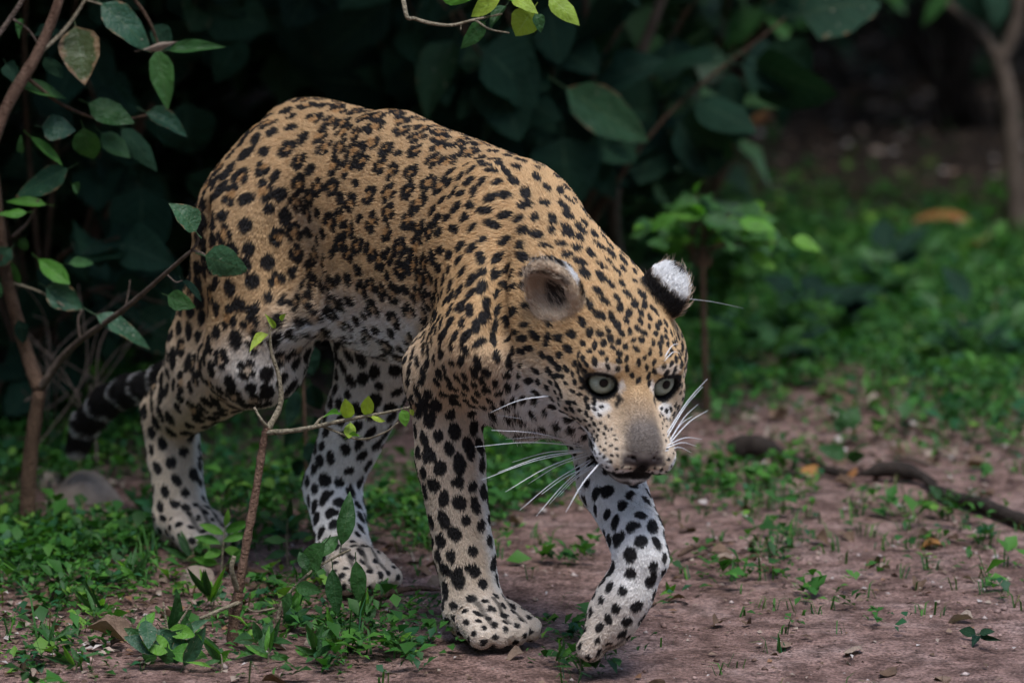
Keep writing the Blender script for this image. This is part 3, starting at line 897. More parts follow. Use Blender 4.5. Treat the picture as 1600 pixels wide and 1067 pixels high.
for w_ in ((858, 622, 765, 645, 0.03), (912, 690, 775, 648, 0.02), (914, 693, 812, 663, 0.03), (912, 700, 742, 698, 0.0), (914, 703, 800, 722, 0.02),
           (914, 705, 752, 750, -0.02), (918, 712, 825, 756, 0.01), (920, 717, 812, 797, -0.04), (926, 723, 858, 788, -0.03), (934, 727, 884, 800, -0.05),
           (930, 725, 872, 776, -0.02), (916, 697, 790, 686, 0.03), (1050, 676, 1105, 592, 0.05), (1050, 680, 1098, 604, 0.06), (1051, 684, 1090, 632, 0.05),
           (1050, 688, 1106, 641, 0.04), (1047, 694, 1096, 686, 0.06), (1046, 698, 1088, 697, 0.06), (1045, 702, 1080, 707, 0.06), (1050, 686, 1082, 650, 0.07),
           (910, 698, 768, 672, -0.03), (914, 706, 778, 738, -0.05), (916, 709, 790, 768, -0.05), (922, 719, 838, 806, -0.06), (928, 724, 846, 772, -0.04), (1040, 556, 1060, 537, 0.02), (1042, 561, 1062, 552, 0.02)):
    whisker(*w_)
whisker(1070, 468, 1162, 482, 0.02, 0.002, 0.00025)
# ================================================================== GROUND
def ground_h(x, y):
    p = np.stack([np.asarray(x, dtype=np.float32), np.asarray(y, dtype=np.float32), np.zeros_like(np.asarray(x, dtype=np.float32))], axis=1)
    return 0.010 * fbm(p, 2.2, 3, 51) + 0.004 * fbm(p, 14, 2, 55) - 0.006 + 0.16 * sstep(4.5, 9.0, p[:, 1]) * fbm(p, 0.6, 2, 58)
def flat_near_paws(x, y, h):
    for (a, b, r) in PAW_SPOTS:
        d = np.hypot(x - a, y - b); h = h * sstep(r, r * 2.2, d)
    return h
PAW_SPOTS = []
for (u, v) in ((0.075, -0.064), (-0.675, -0.068), (-0.31, -0.026)):
    w_ = leo_M @ Vector((u, v, 0)); PAW_SPOTS.append((w_.x, w_.y, 0.07))
def gh(x, y):
    x = np.atleast_1d(np.asarray(x, dtype=np.float32)); y = np.atleast_1d(np.asarray(y, dtype=np.float32))
    return flat_near_paws(x, y, ground_h(x, y))
def gh1(x, y): return float(gh([x], [y])[0])

def ground_material():
    m = NT('dirt_ground')
    tc = m.n('ShaderNodeTexCoord'); o = tc.outputs['Object']
    big = m.noise(1.1, 5, 0.6, o); mid = m.noise(7, 6, 0.62, o); fine = m.noise(60, 6, 0.7, o); peb = m.noise(190, 3, 0.6, o)
    dirt = m.ramp(mid, [(0.25, (0.225, 0.132, 0.108)), (0.5, (0.42, 0.265, 0.222)), (0.75, (0.54, 0.38, 0.335))])
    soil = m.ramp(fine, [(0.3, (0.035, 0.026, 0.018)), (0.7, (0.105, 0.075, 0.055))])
    # darker brown soil under the plants: the open track is bare red earth
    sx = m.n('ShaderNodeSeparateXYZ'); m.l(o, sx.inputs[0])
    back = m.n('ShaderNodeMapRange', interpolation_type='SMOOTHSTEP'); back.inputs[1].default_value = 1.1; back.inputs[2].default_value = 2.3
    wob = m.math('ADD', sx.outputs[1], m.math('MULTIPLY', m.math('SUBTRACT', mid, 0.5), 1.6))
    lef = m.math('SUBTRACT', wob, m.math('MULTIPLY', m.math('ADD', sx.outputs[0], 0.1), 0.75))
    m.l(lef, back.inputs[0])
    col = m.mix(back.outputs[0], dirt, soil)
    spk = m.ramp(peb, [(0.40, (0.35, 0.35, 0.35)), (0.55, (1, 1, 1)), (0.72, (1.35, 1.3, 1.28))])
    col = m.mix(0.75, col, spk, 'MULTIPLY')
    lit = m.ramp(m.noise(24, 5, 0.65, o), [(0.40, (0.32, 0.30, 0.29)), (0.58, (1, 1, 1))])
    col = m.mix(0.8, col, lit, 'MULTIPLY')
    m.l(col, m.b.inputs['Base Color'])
    m.set(Roughness=0.95, Specular_IOR_Level=0.15)
    h = m.math('ADD', m.math('MULTIPLY', fine, 0.6), m.math('MULTIPLY', peb, 0.5))
    m.bump(m.math('ADD', h, m.math('MULTIPLY', mid, 1.2)), 1.0, 0.022)
    return m.m
def ground():
    xs = np.concatenate([np.linspace(-60, -3.2, 16)[:-1], np.linspace(-3.2, 3.2, 200), np.linspace(3.2, 60, 16)[1:]])
    ys = np.concatenate([np.linspace(-40, -2.2, 12)[:-1], np.linspace(-2.2, 9.5, 330), np.linspace(9.5, 90, 16)[1:]])
    X, Y = np.meshgrid(xs, ys, indexing='ij')
    Z = gh(X.ravel(), Y.ravel())
    v = np.stack([X.ravel(), Y.ravel(), Z], axis=1)
    nx, ny = len(xs), len(ys)
    i = (np.arange(nx - 1)[:, None] * ny + np.arange(ny - 1)[None, :]).ravel()
    f = np.stack([i, i + ny, i + ny + 1, i + 1], axis=1)
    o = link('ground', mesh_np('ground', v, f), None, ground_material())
    tag(o, 'reddish brown dirt ground with scattered litter', kind='structure')
ground()

# ================================================================== LEAVES AND TWIGS
def leaf_mesh(name, wl, shape, fold, droop, wave, seed, ny=7, nx=4):
    """unit leaf: base at origin, tip at +Y 1, width wl, face +Z, short stalk below the base; UV u across, v along."""
    r = random.Random(seed)
    v, uv, f = [], [], []
    ph = r.uniform(0, 6)
    for j in range(ny + 1):
        t = j / ny
        if shape == 'ovate': w = math.sin(math.pi * min(1, t ** 0.72)) ** 0.85 * (1 - 0.12 * t)
        elif shape == 'heart': w = math.sin(math.pi * min(1, t ** 0.58)) ** 0.6 * (1 - 0.05 * t)
        elif shape == 'lance': w = math.sin(math.pi * t ** 0.85) ** 0.9
        else: w = math.sin(math.pi * min(1, t ** 1.15)) ** 0.75
        w = max(w, 0.02) if j < ny else 0.015
        for i in range(nx + 1):
            s = i / nx * 2 - 1
            x = s * w * wl * 0.5
            x += 0.05 * wl * math.sin(ph + 2.2 * t) * t
            z = abs(s) * w * wl * 0.5 * fold - droop * t * t + wave * math.sin(ph + t * 9 + s * 2) * abs(s) * w
            y = t - droop * 0.35 * t * t
            v.append((x * (1 + 0.04 * math.sin(ph * 3 + j * 2.3 + i)), y, z)); uv.append((i / nx, t))
    for j in range(ny):
        for i in range(nx):
            a = j * (nx + 1) + i
            f.append((a, a + 1, a + nx + 2, a + nx + 1))
    b = len(v)                                   # stalk
    for (y, z) in ((0.02, 0.0), (-0.10, 0.012), (-0.20, 0.05)):
        for k in range(3):
            an = 2 * math.pi * k / 3
            v.append((0.012 * math.cos(an), y, z + 0.012 * math.sin(an))); uv.append((0.5, 0.0))
    for q in range(2):
        for k in range(3):
            f.append((b + q * 3 + k, b + q * 3 + (k + 1) % 3, b + q * 3 + 3 + (k + 1) % 3, b + q * 3 + 3 + k))
    me = bpy.data.meshes.new(name); me.from_pydata(v, [], f)
    me.polygons.foreach_set('use_smooth', [True] * len(f))
    ul = me.uv_layers.new(name='UVMap')
    li = np.zeros(len(me.loops), dtype=np.int32); me.loops.foreach_get('vertex_index', li)
    ul.data.foreach_set('uv', np.array(uv, dtype=np.float32)[li].ravel())
    me.update(); return me

def leaf_material(name, dark, mid, light, worn=0.0, trans=0.3, rough=0.42, vein=(0.10, 0.16, 0.07)):
    m = NT(name)
    uvn = m.n('ShaderNodeUVMap'); s = m.n('ShaderNodeSeparateXYZ'); m.l(uvn.outputs[0], s.inputs[0])
    oi = m.n('ShaderNodeObjectInfo'); tc = m.n('ShaderNodeTexCoord')
    ad = m.n('ShaderNodeVectorMath', operation='ADD'); m.l(tc.outputs['Object'], ad.inputs[0]); m.l(oi.outputs['Random'], ad.inputs[1])
    sc = m.n('ShaderNodeVectorMath', operation='SCALE'); sc.inputs['Scale'].default_value = 13.0
    rv = m.n('ShaderNodeCombineXYZ'); m.l(oi.outputs['Random'], rv.inputs[0]); m.l(oi.outputs['Random'], rv.inputs[1]); m.l(rv.outputs[0], sc.inputs[0])
    ad2 = m.n('ShaderNodeVectorMath', operation='ADD'); m.l(tc.outputs['Object'], ad2.inputs[0]); m.l(sc.outputs[0], ad2.inputs[1])
    vec = ad2.outputs[0]
    ns = m.noise(3.0, 4, 0.6, vec)
    base = m.ramp(oi.outputs['Random'], [(0.0, dark), (0.5, mid), (1.0, light)])
    base = m.mix(0.6, base, m.ramp(ns, [(0.3, (0.62, 0.62, 0.62)), (0.7, (1.3, 1.3, 1.3))]), 'MULTIPLY')
    au = m.math('ABSOLUTE', m.math('SUBTRACT', s.outputs[0], 0.5))
    midrib = m.math('LESS_THAN', au, 0.022)
    sv = m.math('SINE', m.math('MULTIPLY', m.math('SUBTRACT', s.outputs[1], m.math('MULTIPLY', au, 0.55)), 48.0))
    side = m.math('MULTIPLY', m.math('GREATER_THAN', sv, 0.90), 0.45)
    vf = m.math('MAXIMUM', m.math('MULTIPLY', midrib, 0.75), side)
    col = m.mix(m.math('MULTIPLY', vf, 0.6), base, vein)
    if worn > 0:
        ed = m.math('MAXIMUM', m.math('MULTIPLY', au, 1.85), m.math('ABSOLUTE', m.math('MULTIPLY', m.math('SUBTRACT', s.outputs[1], 0.42), 1.55)))
        wv = m.math('ADD', ed, m.math('MULTIPLY', m.math('SUBTRACT', m.noise(4.5, 5, 0.65, vec), 0.5), 0.95))
        brown = m.ramp(m.noise(11, 4, 0.6, vec), [(0.3, (0.10, 0.055, 0.025)), (0.6, (0.26, 0.17, 0.09)), (0.8, (0.42, 0.36, 0.27))])
        mr = m.n('ShaderNodeMapRange'); mr.inputs[1].default_value = 1.05 - worn * 0.18; mr.inputs[2].default_value = 1.12 - worn * 0.14
        m.l(wv, mr.inputs[0]); col = m.mix(mr.outputs[0], col, brown)
        sp = m.math('GREATER_THAN', m.noise(17, 2, 0.5, vec), 0.71); col = m.mix(m.math('MULTIPLY', sp, 0.8), col, (0.30, 0.27, 0.20))
    m.l(col, m.b.inputs['Base Color']); m.set(Roughness=rough, Specular_IOR_Level=0.28 if rough < 0.7 else 0.12)
    m.bump(m.math('ADD', m.math('MULTIPLY', vf, -1.0), ns), 0.35, 0.03)
    tr = m.n('ShaderNodeBsdfTranslucent'); m.l(m.mix(1.0, col, (1.15, 1.35, 0.6), 'MULTIPLY'), tr.inputs[0])
    mx = m.n('ShaderNodeMixShader'); mx.inputs[0].default_value = trans
    m.l(m.b.outputs[0], mx.inputs[1]); m.l(tr.outputs[0], mx.inputs[2]); m.l(mx.outputs[0], m.out.inputs[0])
    return m.m
LM = {
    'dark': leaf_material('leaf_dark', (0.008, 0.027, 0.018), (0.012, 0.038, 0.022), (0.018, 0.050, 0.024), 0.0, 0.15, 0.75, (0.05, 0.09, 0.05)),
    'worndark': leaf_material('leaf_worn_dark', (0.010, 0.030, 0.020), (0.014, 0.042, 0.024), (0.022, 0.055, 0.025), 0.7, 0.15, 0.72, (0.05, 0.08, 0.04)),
    'mid': leaf_material('leaf_green', (0.026, 0.080, 0.026), (0.038, 0.115, 0.030), (0.055, 0.150, 0.036), 0.0, 0.28),
    'worn': leaf_material('leaf_worn', (0.026, 0.078, 0.045), (0.032, 0.095, 0.050), (0.040, 0.105, 0.045), 1.0, 0.2),
    'brown': leaf_material('leaf_browning', (0.050, 0.070, 0.022), (0.060, 0.082, 0.028), (0.07, 0.09, 0.03), 2.2, 0.2),
    'bright': leaf_material('leaf_bright', (0.07, 0.22, 0.03), (0.11, 0.30, 0.035), (0.17, 0.37, 0.045), 0.0, 0.38, 0.45, (0.22, 0.40, 0.12)),
    'lime': leaf_material('leaf_lime', (0.24, 0.36, 0.04), (0.30, 0.42, 0.05), (0.36, 0.46, 0.06), 0.0, 0.35, 0.5, (0.4, 0.5, 0.16)),
    'dry': leaf_material('leaf_dry', (0.085, 0.052, 0.034), (0.19, 0.125, 0.085), (0.36, 0.29, 0.235), 0.0, 0.08, 0.8, (0.10, 0.07, 0.05)),
    'dryred': leaf_material('leaf_dry_orange', (0.26, 0.11, 0.04), (0.30, 0.14, 0.05), (0.36, 0.18, 0.06), 0.0, 0.1, 0.75, (0.2, 0.1, 0.05)),
}
SHAPES = {
    'ovate': [leaf_mesh('leaf_ovate', 0.56, 'ovate', f, d, w, i) for i, (f, d, w) in enumerate(((0.28, 0.10, 0.012), (0.18, 0.22, 0.020), (0.40, 0.04, 0.010), (0.55, 0.30, 0.030), (0.10, 0.34, 0.035), (-0.15, 0.14, 0.03)))],
    'heart': [leaf_mesh('leaf_heart', 0.86, 'heart', f, d, w, 5 + i) for i, (f, d, w) in enumerate(((0.16, 0.12, 0.012), (0.24, 0.20, 0.016), (0.10, 0.06, 0.02), (0.32, 0.30, 0.03)))],
    'lance': [leaf_mesh('leaf_lance', 0.36, 'lance', f, d, w, 9 + i) for i, (f, d, w) in enumerate(((0.30, 0.15, 0.012), (0.45, 0.06, 0.008), (0.22, 0.28, 0.016)))],
    'obovate': [leaf_mesh('leaf_obovate', 0.62, 'obovate', f, d, w, 13 + i) for i, (f, d, w) in enumerate(((0.25, 0.10, 0.015), (0.35, 0.18, 0.02), (0.15, 0.05, 0.012)))],
    'curled': [leaf_mesh('leaf_curled', 0.55, 'ovate', f, d, w, 19 + i) for i, (f, d, w) in enumerate(((0.9, 0.35, 0.06), (-0.7, 0.25, 0.08), (0.5, 0.6, 0.05), (1.3, 0.15, 0.05)))],
}
_leafcache = {}
def leaf_data(shape, var, mat):
    k = (shape, var, mat)
    if k not in _leafcache:
        me = SHAPES[shape][var].copy(); me.materials.append(LM[mat]); _leafcache[k] = me
    return _leafcache[k]
def place_leaf(parent, base, tip, normal, width=None, shape='ovate', mat='mid', name='leaf', var=None):
    base, tip = Vector(base), Vector(tip)
    d = tip - base; L = d.length
    if L < 1e-5: return None
    y = d / L; z = Vector(normal); z = z - y * z.dot(y)
    if z.length < 1e-4: z = Vector((0, -1, 0.5)) - y * Vector((0, -1, 0.5)).dot(y)
    z.normalize(); x = y.cross(z)
    wl = {'ovate': 0.56, 'heart': 0.86, 'lance': 0.36, 'obovate': 0.62, 'curled': 0.55}[shape]
    sx = (L if width is None else width / wl) * random.uniform(0.84, 1.16)
    var = random.randrange(len(SHAPES[shape])) if var is None else var
    o = bpy.data.objects.new(name, leaf_data(shape, var, mat)); COL.objects.link(o)
    M = Matrix.Translation(base) @ Matrix((x, y, z)).transposed().to_4x4() @ Matrix.Diagonal((sx, L, L, 1))
    if parent is not None:
        o.parent = parent; M = Matrix.Translation(-parent.location) @ M
    o.matrix_local = M
    return o
def bark(name, c0, c1, scale=60):
    m = NT(name); tc = m.n('ShaderNodeTexCoord')
    mp = m.n('ShaderNodeMapping'); mp.inputs['Scale'].default_value = (1, 1, 0.35); m.l(tc.outputs['Object'], mp.inputs[0])
    n1 = m.noise(scale, 5, 0.65, mp.outputs[0]); n2 = m.noise(scale * 4, 3, 0.6, tc.outputs['Object'])
    c = m.ramp(n1, [(0.3, c0), (0.7, c1)])
    m.l(m.mix(0.5, c, m.ramp(n2, [(0.35, (0.5, 0.5, 0.5)), (0.65, (1.25, 1.25, 1.25))]), 'MULTIPLY'), m.b.inputs['Base Color'])
    m.set(Roughness=0.88, Specular_IOR_Level=0.2); m.bump(m.math('ADD', n1, n2), 0.9, 0.006)
    return m.m
BK = {'brown': bark('bark_brown', (0.060, 0.036, 0.024), (0.17, 0.105, 0.068)), 'grey': bark('bark_grey', (0.075, 0.055, 0.042), (0.19, 0.145, 0.115)),
      'pale': bark('bark_pale', (0.17, 0.14, 0.09), (0.36, 0.31, 0.22)), 'dark': bark('bark_dark', (0.018, 0.014, 0.011), (0.055, 0.042, 0.034)),
      'reddish': bark('bark_reddish', (0.10, 0.055, 0.036), (0.24, 0.15, 0.105))}
def twig(parent, ctrl, r0, r1, mat='brown', name='branch', n=6, sides=7, bump=0.06):
    pts = curve_pts(ctrl, n); k = len(pts)
    rr = [(r0 + (r1 - r0) * i / (k - 1)) * (1 + bump * random.uniform(-1, 1)) for i in range(k)]
    if parent is not None: pts = [p - parent.location for p in pts]
    return link(name, tube_mesh(name, pts, rr, sides), parent, BK[mat])
FRONT = Vector((0.0, -0.85, 0.52))
def rnorm(s=0.35): return (FRONT + Vector((random.gauss(0, s), random.gauss(0, s), random.gauss(0, s)))).normalized()
def px_leaf(parent, bx, by, tx, ty, wpx, Y, shape='ovate', mat='mid', tilt=0.02, spread=0.3, name='leaf'):
    a = P(bx, by, Y + random.uniform(-tilt, tilt)); b = P(tx, ty, Y + random.uniform(-2.2 * tilt, tilt * 1.2))
    return place_leaf(parent, a, b, rnorm(spread), wpx * (a - CAM_LOC).length / F_PX, shape, mat, name)
# ================================================================== PLANTS READ OFF THE PHOTOGRAPH
def stem_pt(px, py, Y): return P(px, py, Y)
# ---- forked sapling at the left edge
b0 = G(42, 822); t = empty('sapling', (b0.x, b0.y, gh1(b0.x, b0.y)))
tag(t, 'slim forked sapling with worn leaves, its branch reaching over the rump', 'sapling')
Y0 = b0.y
YR = min(skin_at(345, 410).y, skin_at(372, 425).y, skin_at(330, 400).y) - 0.05
Z0 = YR + 0.36
fork = P(62, 608, Y0 - 0.02)
twig(t, [t.location - Vector((0, 0, 0.02)), P(46, 730, Y0), fork], 0.0135, 0.0105, 'brown', 'trunk', 8)
twig(t, [fork, P(40, 545, Y0), P(14, 450, Y0 - 0.03), P(2, 380, Y0 - 0.05), P(-12, 250, Y0 - 0.06)], 0.0115, 0.008, 'brown', 'branch', 7)
br = [fork, P(110, 545, Y0 - 0.08), P(200, 478, (Y0 + Z0) / 2 - 0.22), P(300, 391, Z0 - 0.36)]
twig(t, br, 0.0065, 0.0026, 'grey', 'branch', 8)
twig(t, [P(300, 391, Z0 - 0.36), P(310, 376, Z0 - 0.37), P(306, 362, Z0 - 0.38)], 0.0022, 0.0014, 'grey', 'branch', 4)
twig(t, [P(300, 391, Z0 - 0.36), P(316, 396, Z0 - 0.37), P(322, 400, Z0 - 0.38)], 0.0022, 0.0014, 'grey', 'branch', 4)
twig(t, [P(125, 535, Y0 - 0.10), P(122, 500, Y0 - 0.10), P(128, 485, Y0 - 0.10)], 0.0022, 0.0014, 'grey', 'branch', 4)
twig(t, [P(196, 480, Y0 - 0.22), P(201, 455, Y0 - 0.22), P(203, 438, Y0 - 0.22)], 0.0018, 0.0010, 'grey', 'branch', 4)
twig(t, [P(262, 430, Z0 - 0.32), P(275, 441, Z0 - 0.33), P(285, 438, Z0 - 0.33)], 0.0014, 0.0009, 'grey', 'branch', 4)
twig(t, [P(20, 370, Y0 - 0.05), P(45, 345, Y0 - 0.06), P(60, 312, Y0 - 0.08)], 0.0030, 0.0016, 'grey', 'branch', 5)
twig(t, [P(12, 440, Y0 - 0.03), P(60, 455, Y0 - 0.05), P(100, 478, Y0 - 0.08)], 0.0022, 0.0012, 'pale', 'branch', 5)
for a in ((306, 362, 272, 310, 46, Z0 - 0.38, 'ovate', 'worn'), (320, 400, 386, 428, 56, Z0 - 0.38, 'ovate', 'worn'), (150, 492, 244, 530, 40, Y0 - 0.18, 'ovate', 'worn'),
          (285, 438, 322, 470, 26, Z0 - 0.33, 'lance', 'dark'), (262, 462, 304, 480, 30, Z0 - 0.28, 'ovate', 'mid'), (72, 448, 132, 482, 46, Y0 - 0.08, 'ovate', 'worn'),
          (106, 264, 14, 306, 46, Y0 - 0.09, 'ovate', 'worn'), (72, 320, 4, 308, 20, Y0 - 0.10, 'ovate', 'bright'), (42, 332, -8, 330, 20, Y0 - 0.10, 'ovate', 'bright'),
          (112, 288, 131, 303, 18, Y0 - 0.09, 'ovate', 'mid'), (48, 214, 101, 252, 17, Y0 - 0.1, 'lance', 'bright'), (34, 240, 30, 212, 14, Y0 - 0.1, 'ovate', 'mid'),
          (60, 405, 108, 442, 30, Y0 - 0.06, 'obovate', 'bright'), (108, 412, 155, 405, 18, Y0 - 0.06, 'ovate', 'mid'), (40, 372, 30, 402, 22, Y0 - 0.06, 'ovate', 'mid'),
          (18, 388, -14, 420, 30, Y0 - 0.05, 'ovate', 'worn'), (20, 410, 24, 455, 26, Y0 - 0.05, 'ovate', 'mid'), (0, 440, -20, 475, 30, Y0 - 0.05, 'ovate', 'mid'), (28, 500, 40, 540, 24, Y0 - 0.02, 'ovate', 'dark')):
    px_leaf(t, *a)
# ---- leaning branch in the upper left corner
yb = 0.62
t = empty('leaning_shrub', (-0.97, yb + 0.05, 0)); t.location.z = gh1(t.location.x, t.location.y)
tag(t, 'leaning brown stem with broad insect-eaten leaves in the upper corner', 'shrub')
twig(t, [t.location - Vector((0, 0, 0.02)), P(-80, 420, yb), P(0, 190, yb), P(60, 80, yb), P(95, -10, yb), P(130, -160, yb + 0.05)], 0.012, 0.006, 'reddish', 'stem', 8)
twig(t, [P(60, 85, yb), P(100, 48, yb), P(133, 0, yb), P(160, -60, yb)], 0.0034, 0.002, 'pale', 'branch', 6)
twig(t, [P(-30, 90, yb - 0.05), P(5, 45, yb - 0.05), P(35, 0, yb - 0.05), P(60, -50, yb - 0.05)], 0.0045, 0.003, 'grey', 'branch', 6)
twig(t, [P(20, 30, yb - 0.03), P(45, 48, yb), P(60, 70, yb)], 0.002, 0.0014, 'grey', 'branch', 4)
twig(t, [P(133, 0, yb), P(150, 5, yb), P(160, 8, yb)], 0.0018, 0.0012, 'pale', 'branch', 4)
twig(t, [P(40, 120, yb), P(100, 165, yb + 0.05), P(170, 190, yb + 0.1), P(230, 180, yb + 0.1)], 0.003, 0.0015, 'brown', 'branch', 6)
twig(t, [P(160, -60, yb), P(225, 20, yb + 0.04), P(250, 80, yb + 0.06), P(258, 120, yb + 0.06)], 0.003, 0.0015, 'brown', 'branch', 6)
for a in ((158, 6, 248, 74, 56, yb, 'ovate', 'worn'), (118, 42, 136, 133, 70, yb + 0.02, 'ovate', 'brown'), (264, 80, 353, 71, 30, yb + 0.06, 'ovate', 'mid'),
          (246, 78, 264, 174, 44, yb + 0.06, 'ovate', 'mid'), (32, 136, 106, 152, 34, yb + 0.03, 'ovate', 'mid'), (66, 198, 116, 200, 42, yb + 0.06, 'ovate', 'worn'),
          (138, 162, 212, 192, 40, yb + 0.06, 'ovate', 'mid'), (130, 200, 146, 271, 46, yb + 0.05, 'ovate', 'mid'), (158, 208, 206, 246, 34, yb + 0.07, 'ovate', 'mid'),
          (228, 176, 304, 206, 42, yb + 0.1, 'ovate', 'worn'), (240, 40, 270, 80, 36, yb + 0.1, 'ovate', 'dark'), (55, 55, 100, 46, 24, yb + 0.05, 'ovate', 'dark'),
          (70, 90, 100, 120, 32, yb + 0.05, 'ovate', 'dark'), (190, 200, 250, 268, 44, yb + 0.18, 'ovate', 'dark'), (32, 30, 30, 60, 12, yb, 'ovate', 'mid'), (10, 100, 30, 130, 30, yb + 0.06, 'ovate', 'dark')):
    px_leaf(t, *a)
# curled dry tip hanging on the big worn leaf
px_leaf(t, 222, 78, 280, 58, 14, yb - 0.01, 'curled', 'dry')

# ---- bare-stemmed sapling in front of the hind legs
b0 = G(362, 1004); t = empty('bare_sapling', (b0.x, b0.y, gh1(b0.x, b0.y)))
tag(t, 'knobbly bare sapling with a few tiny lime leaves before the hind legs', 'sapling')
Y0 = b0.y
top = P(413, 682, Y0 + 0.01)
twig(t, [t.location - Vector((0, 0, 0.015)), P(366, 960, Y0), P(374, 925, Y0)], 0.0090, 0.0068, 'reddish', 'trunk', 5, 8, 0.2)
twig(t, [P(372, 930, Y0), P(385, 850, Y0), P(401, 760, Y0 + 0.01), top, P(420, 668, Y0 + 0.01)], 0.0066, 0.0048, 'reddish', 'stem', 10, 8, 0.16)
twig(t, [P(418, 672, Y0 + 0.01), P(438, 632, Y0 + 0.02), P(436, 590, Y0 + 0.02), P(424, 548, Y0 + 0.02), P(421, 498, Y0 + 0.02)], 0.0046, 0.0016, 'pale', 'branch', 7, 6, 0.14)
twig(t, [P(416, 676, Y0 + 0.01), P(470, 671, Y0 - 0.02), P(540, 656, Y0 - 0.05), P(600, 645, Y0 - 0.08), P(640, 636, Y0 - 0.10)], 0.0044, 0.0014, 'pale', 'branch', 7, 6, 0.12)
twig(t, [P(490, 668, Y0 - 0.03), P(500, 655, Y0 - 0.03), P(512, 648, Y0 - 0.03)], 0.0024, 0.0013, 'pale', 'branch', 4)
twig(t, [P(505, 666, Y0 - 0.03), P(560, 686, Y0 - 0.06), P(600, 676, Y0 - 0.08), P(622, 660, Y0 - 0.09)], 0.0018, 0.001, 'pale', 'branch', 5)
twig(t, [P(418, 668, Y0 + 0.01), P(408, 655, Y0), P(397, 636, Y0)], 0.0028, 0.0016, 'pale', 'branch', 4)
twig(t, [P(372, 925, Y0), P(362, 890, Y0 - 0.02), P(366, 868, Y0 - 0.02)], 0.0048, 0.003, 'pale', 'branch', 5, 6, 0.12)
twig(t, [P(376, 940, Y0), P(350, 950, Y0 - 0.03), P(312, 966, Y0 - 0.05)], 0.0035, 0.002, 'pale', 'root', 5)
for a in ((430, 512, 416, 492, 11, Y0 + 0.02, 'ovate', 'lime'), (418, 522, 388, 540, 17, Y0 + 0.01, 'ovate', 'lime'), (438, 500, 446, 490, 8, Y0 + 0.02, 'ovate', 'lime'),
          (545, 655, 540, 626, 22, Y0 - 0.05, 'obovate', 'lime'), (572, 650, 576, 621, 19, Y0 - 0.06, 'obovate', 'lime'), (548, 660, 546, 684, 20, Y0 - 0.05, 'obovate', 'lime'),
          (580, 652, 606, 656, 13, Y0 - 0.07, 'ovate', 'lime'), (628, 640, 636, 668, 18, Y0 - 0.10, 'ovate', 'bright'), (530, 648, 512, 640, 10, Y0 - 0.04, 'ovate', 'bright'),
          (640, 640, 648, 650, 10, Y0 - 0.10, 'ovate', 'lime'), (560, 682, 540, 676, 10, Y0 - 0.06, 'ovate', 'bright')):
    px_leaf(t, *a)

# ---- lance-leaved shoots in the foreground
def shoot(name, label, gpx, gpy, spec, mat='mid', shape='lance', twigs=(), grp=None, cat='plant'):
    g = G(gpx, gpy); e = empty(name, (g.x, g.y, gh1(g.x, g.y)))
    tag(e, label, cat, grp); Y = g.y
    for (pts, r0, r1, bm) in twigs:
        twig(e, [e.location - Vector((0, 0, 0.01)) if p is None else P(p[0], p[1], Y + p[2]) for p in pts], r0, r1, bm, 'stem', 6, 6)
    for s in spec:
        px_leaf(e, s[0], s[1], s[2], s[3], s[4], Y + (s[5] if len(s) > 5 else random.uniform(-0.03, 0.03)), shape, s[6] if len(s) > 6 else mat)
    return e
shoot('leafy_shoot', 'arching shoot with long hanging leaves beside the bare sapling', 430, 985,
      [(533, 852, 553, 766, 34, 0.0), (508, 848, 455, 908, 36, 0.0), (520, 888, 524, 966, 32, -0.02), (556, 876, 563, 946, 27, -0.02), (480, 890, 468, 860, 20, 0.0),
       (500, 870, 530, 835, 24, 0.01), (455, 925, 440, 960, 22, -0.01), (430, 950, 400, 935, 16, 0.0), (462, 915, 500, 925, 20, -0.02)], 'mid', 'lance',
      [((None, (440, 945, 0.0), (480, 898, 0.0), (520, 872, 0.0), (548, 858, 0.0)), 0.0032, 0.0014, 'pale'), (((430, 950, 0), (400, 955, 0.0), (385, 950, 0)), 0.0018, 0.001, 'pale')])
random.seed(63)
spec = []
for k in range(24):
    bx, by = 262 + random.gauss(0, 20), 1010 + random.gauss(0, 14); an = random.gauss(0, 0.85); L = random.uniform(48, 105) * (1.0 if abs(an) < 0.9 else 0.7)
    spec.append((bx, by, bx + L * math.sin(an), by - L * math.cos(an) * random.uniform(0.5, 1.0), random.uniform(20, 34), random.uniform(-0.05, 0.06), random.choice(['mid', 'mid', 'bright', 'worn'])))
for k in range(7):
    bx, by = 265 + random.gauss(0, 16), 990 + random.gauss(0, 10)
    spec.append((bx, by, bx + random.gauss(0, 26), by + random.uniform(25, 48), random.uniform(24, 36), random.uniform(-0.06, 0.0), random.choice(['mid', 'worn'])))
shoot('leafy_clump', 'loose clump of broad blade-like leaves at the litter edge', 265, 1030, spec, 'mid', 'lance',
      [((None, (262, 990, 0), (255, 940, 0)), 0.003, 0.0012, 'pale'), ((None, (275, 985, 0), (298, 945, 0)), 0.003, 0.0012, 'pale')])
shoot('leafy_seedling', 'small seedling with drooping narrow leaves beside the planted hind paw', 345, 900,
      [(345, 850, 300, 830, 16), (348, 845, 395, 832, 16), (350, 835, 310, 815, 15), (352, 830, 390, 815, 14), (346, 860, 318, 868, 16), (350, 858, 382, 868, 16), (352, 822, 358, 795, 12), (355, 880, 395, 850, 14), (340, 880, 300, 872, 14)],
      'bright', 'lance', [((None, (348, 860, 0), (352, 820, 0)), 0.002, 0.001, 'pale')])
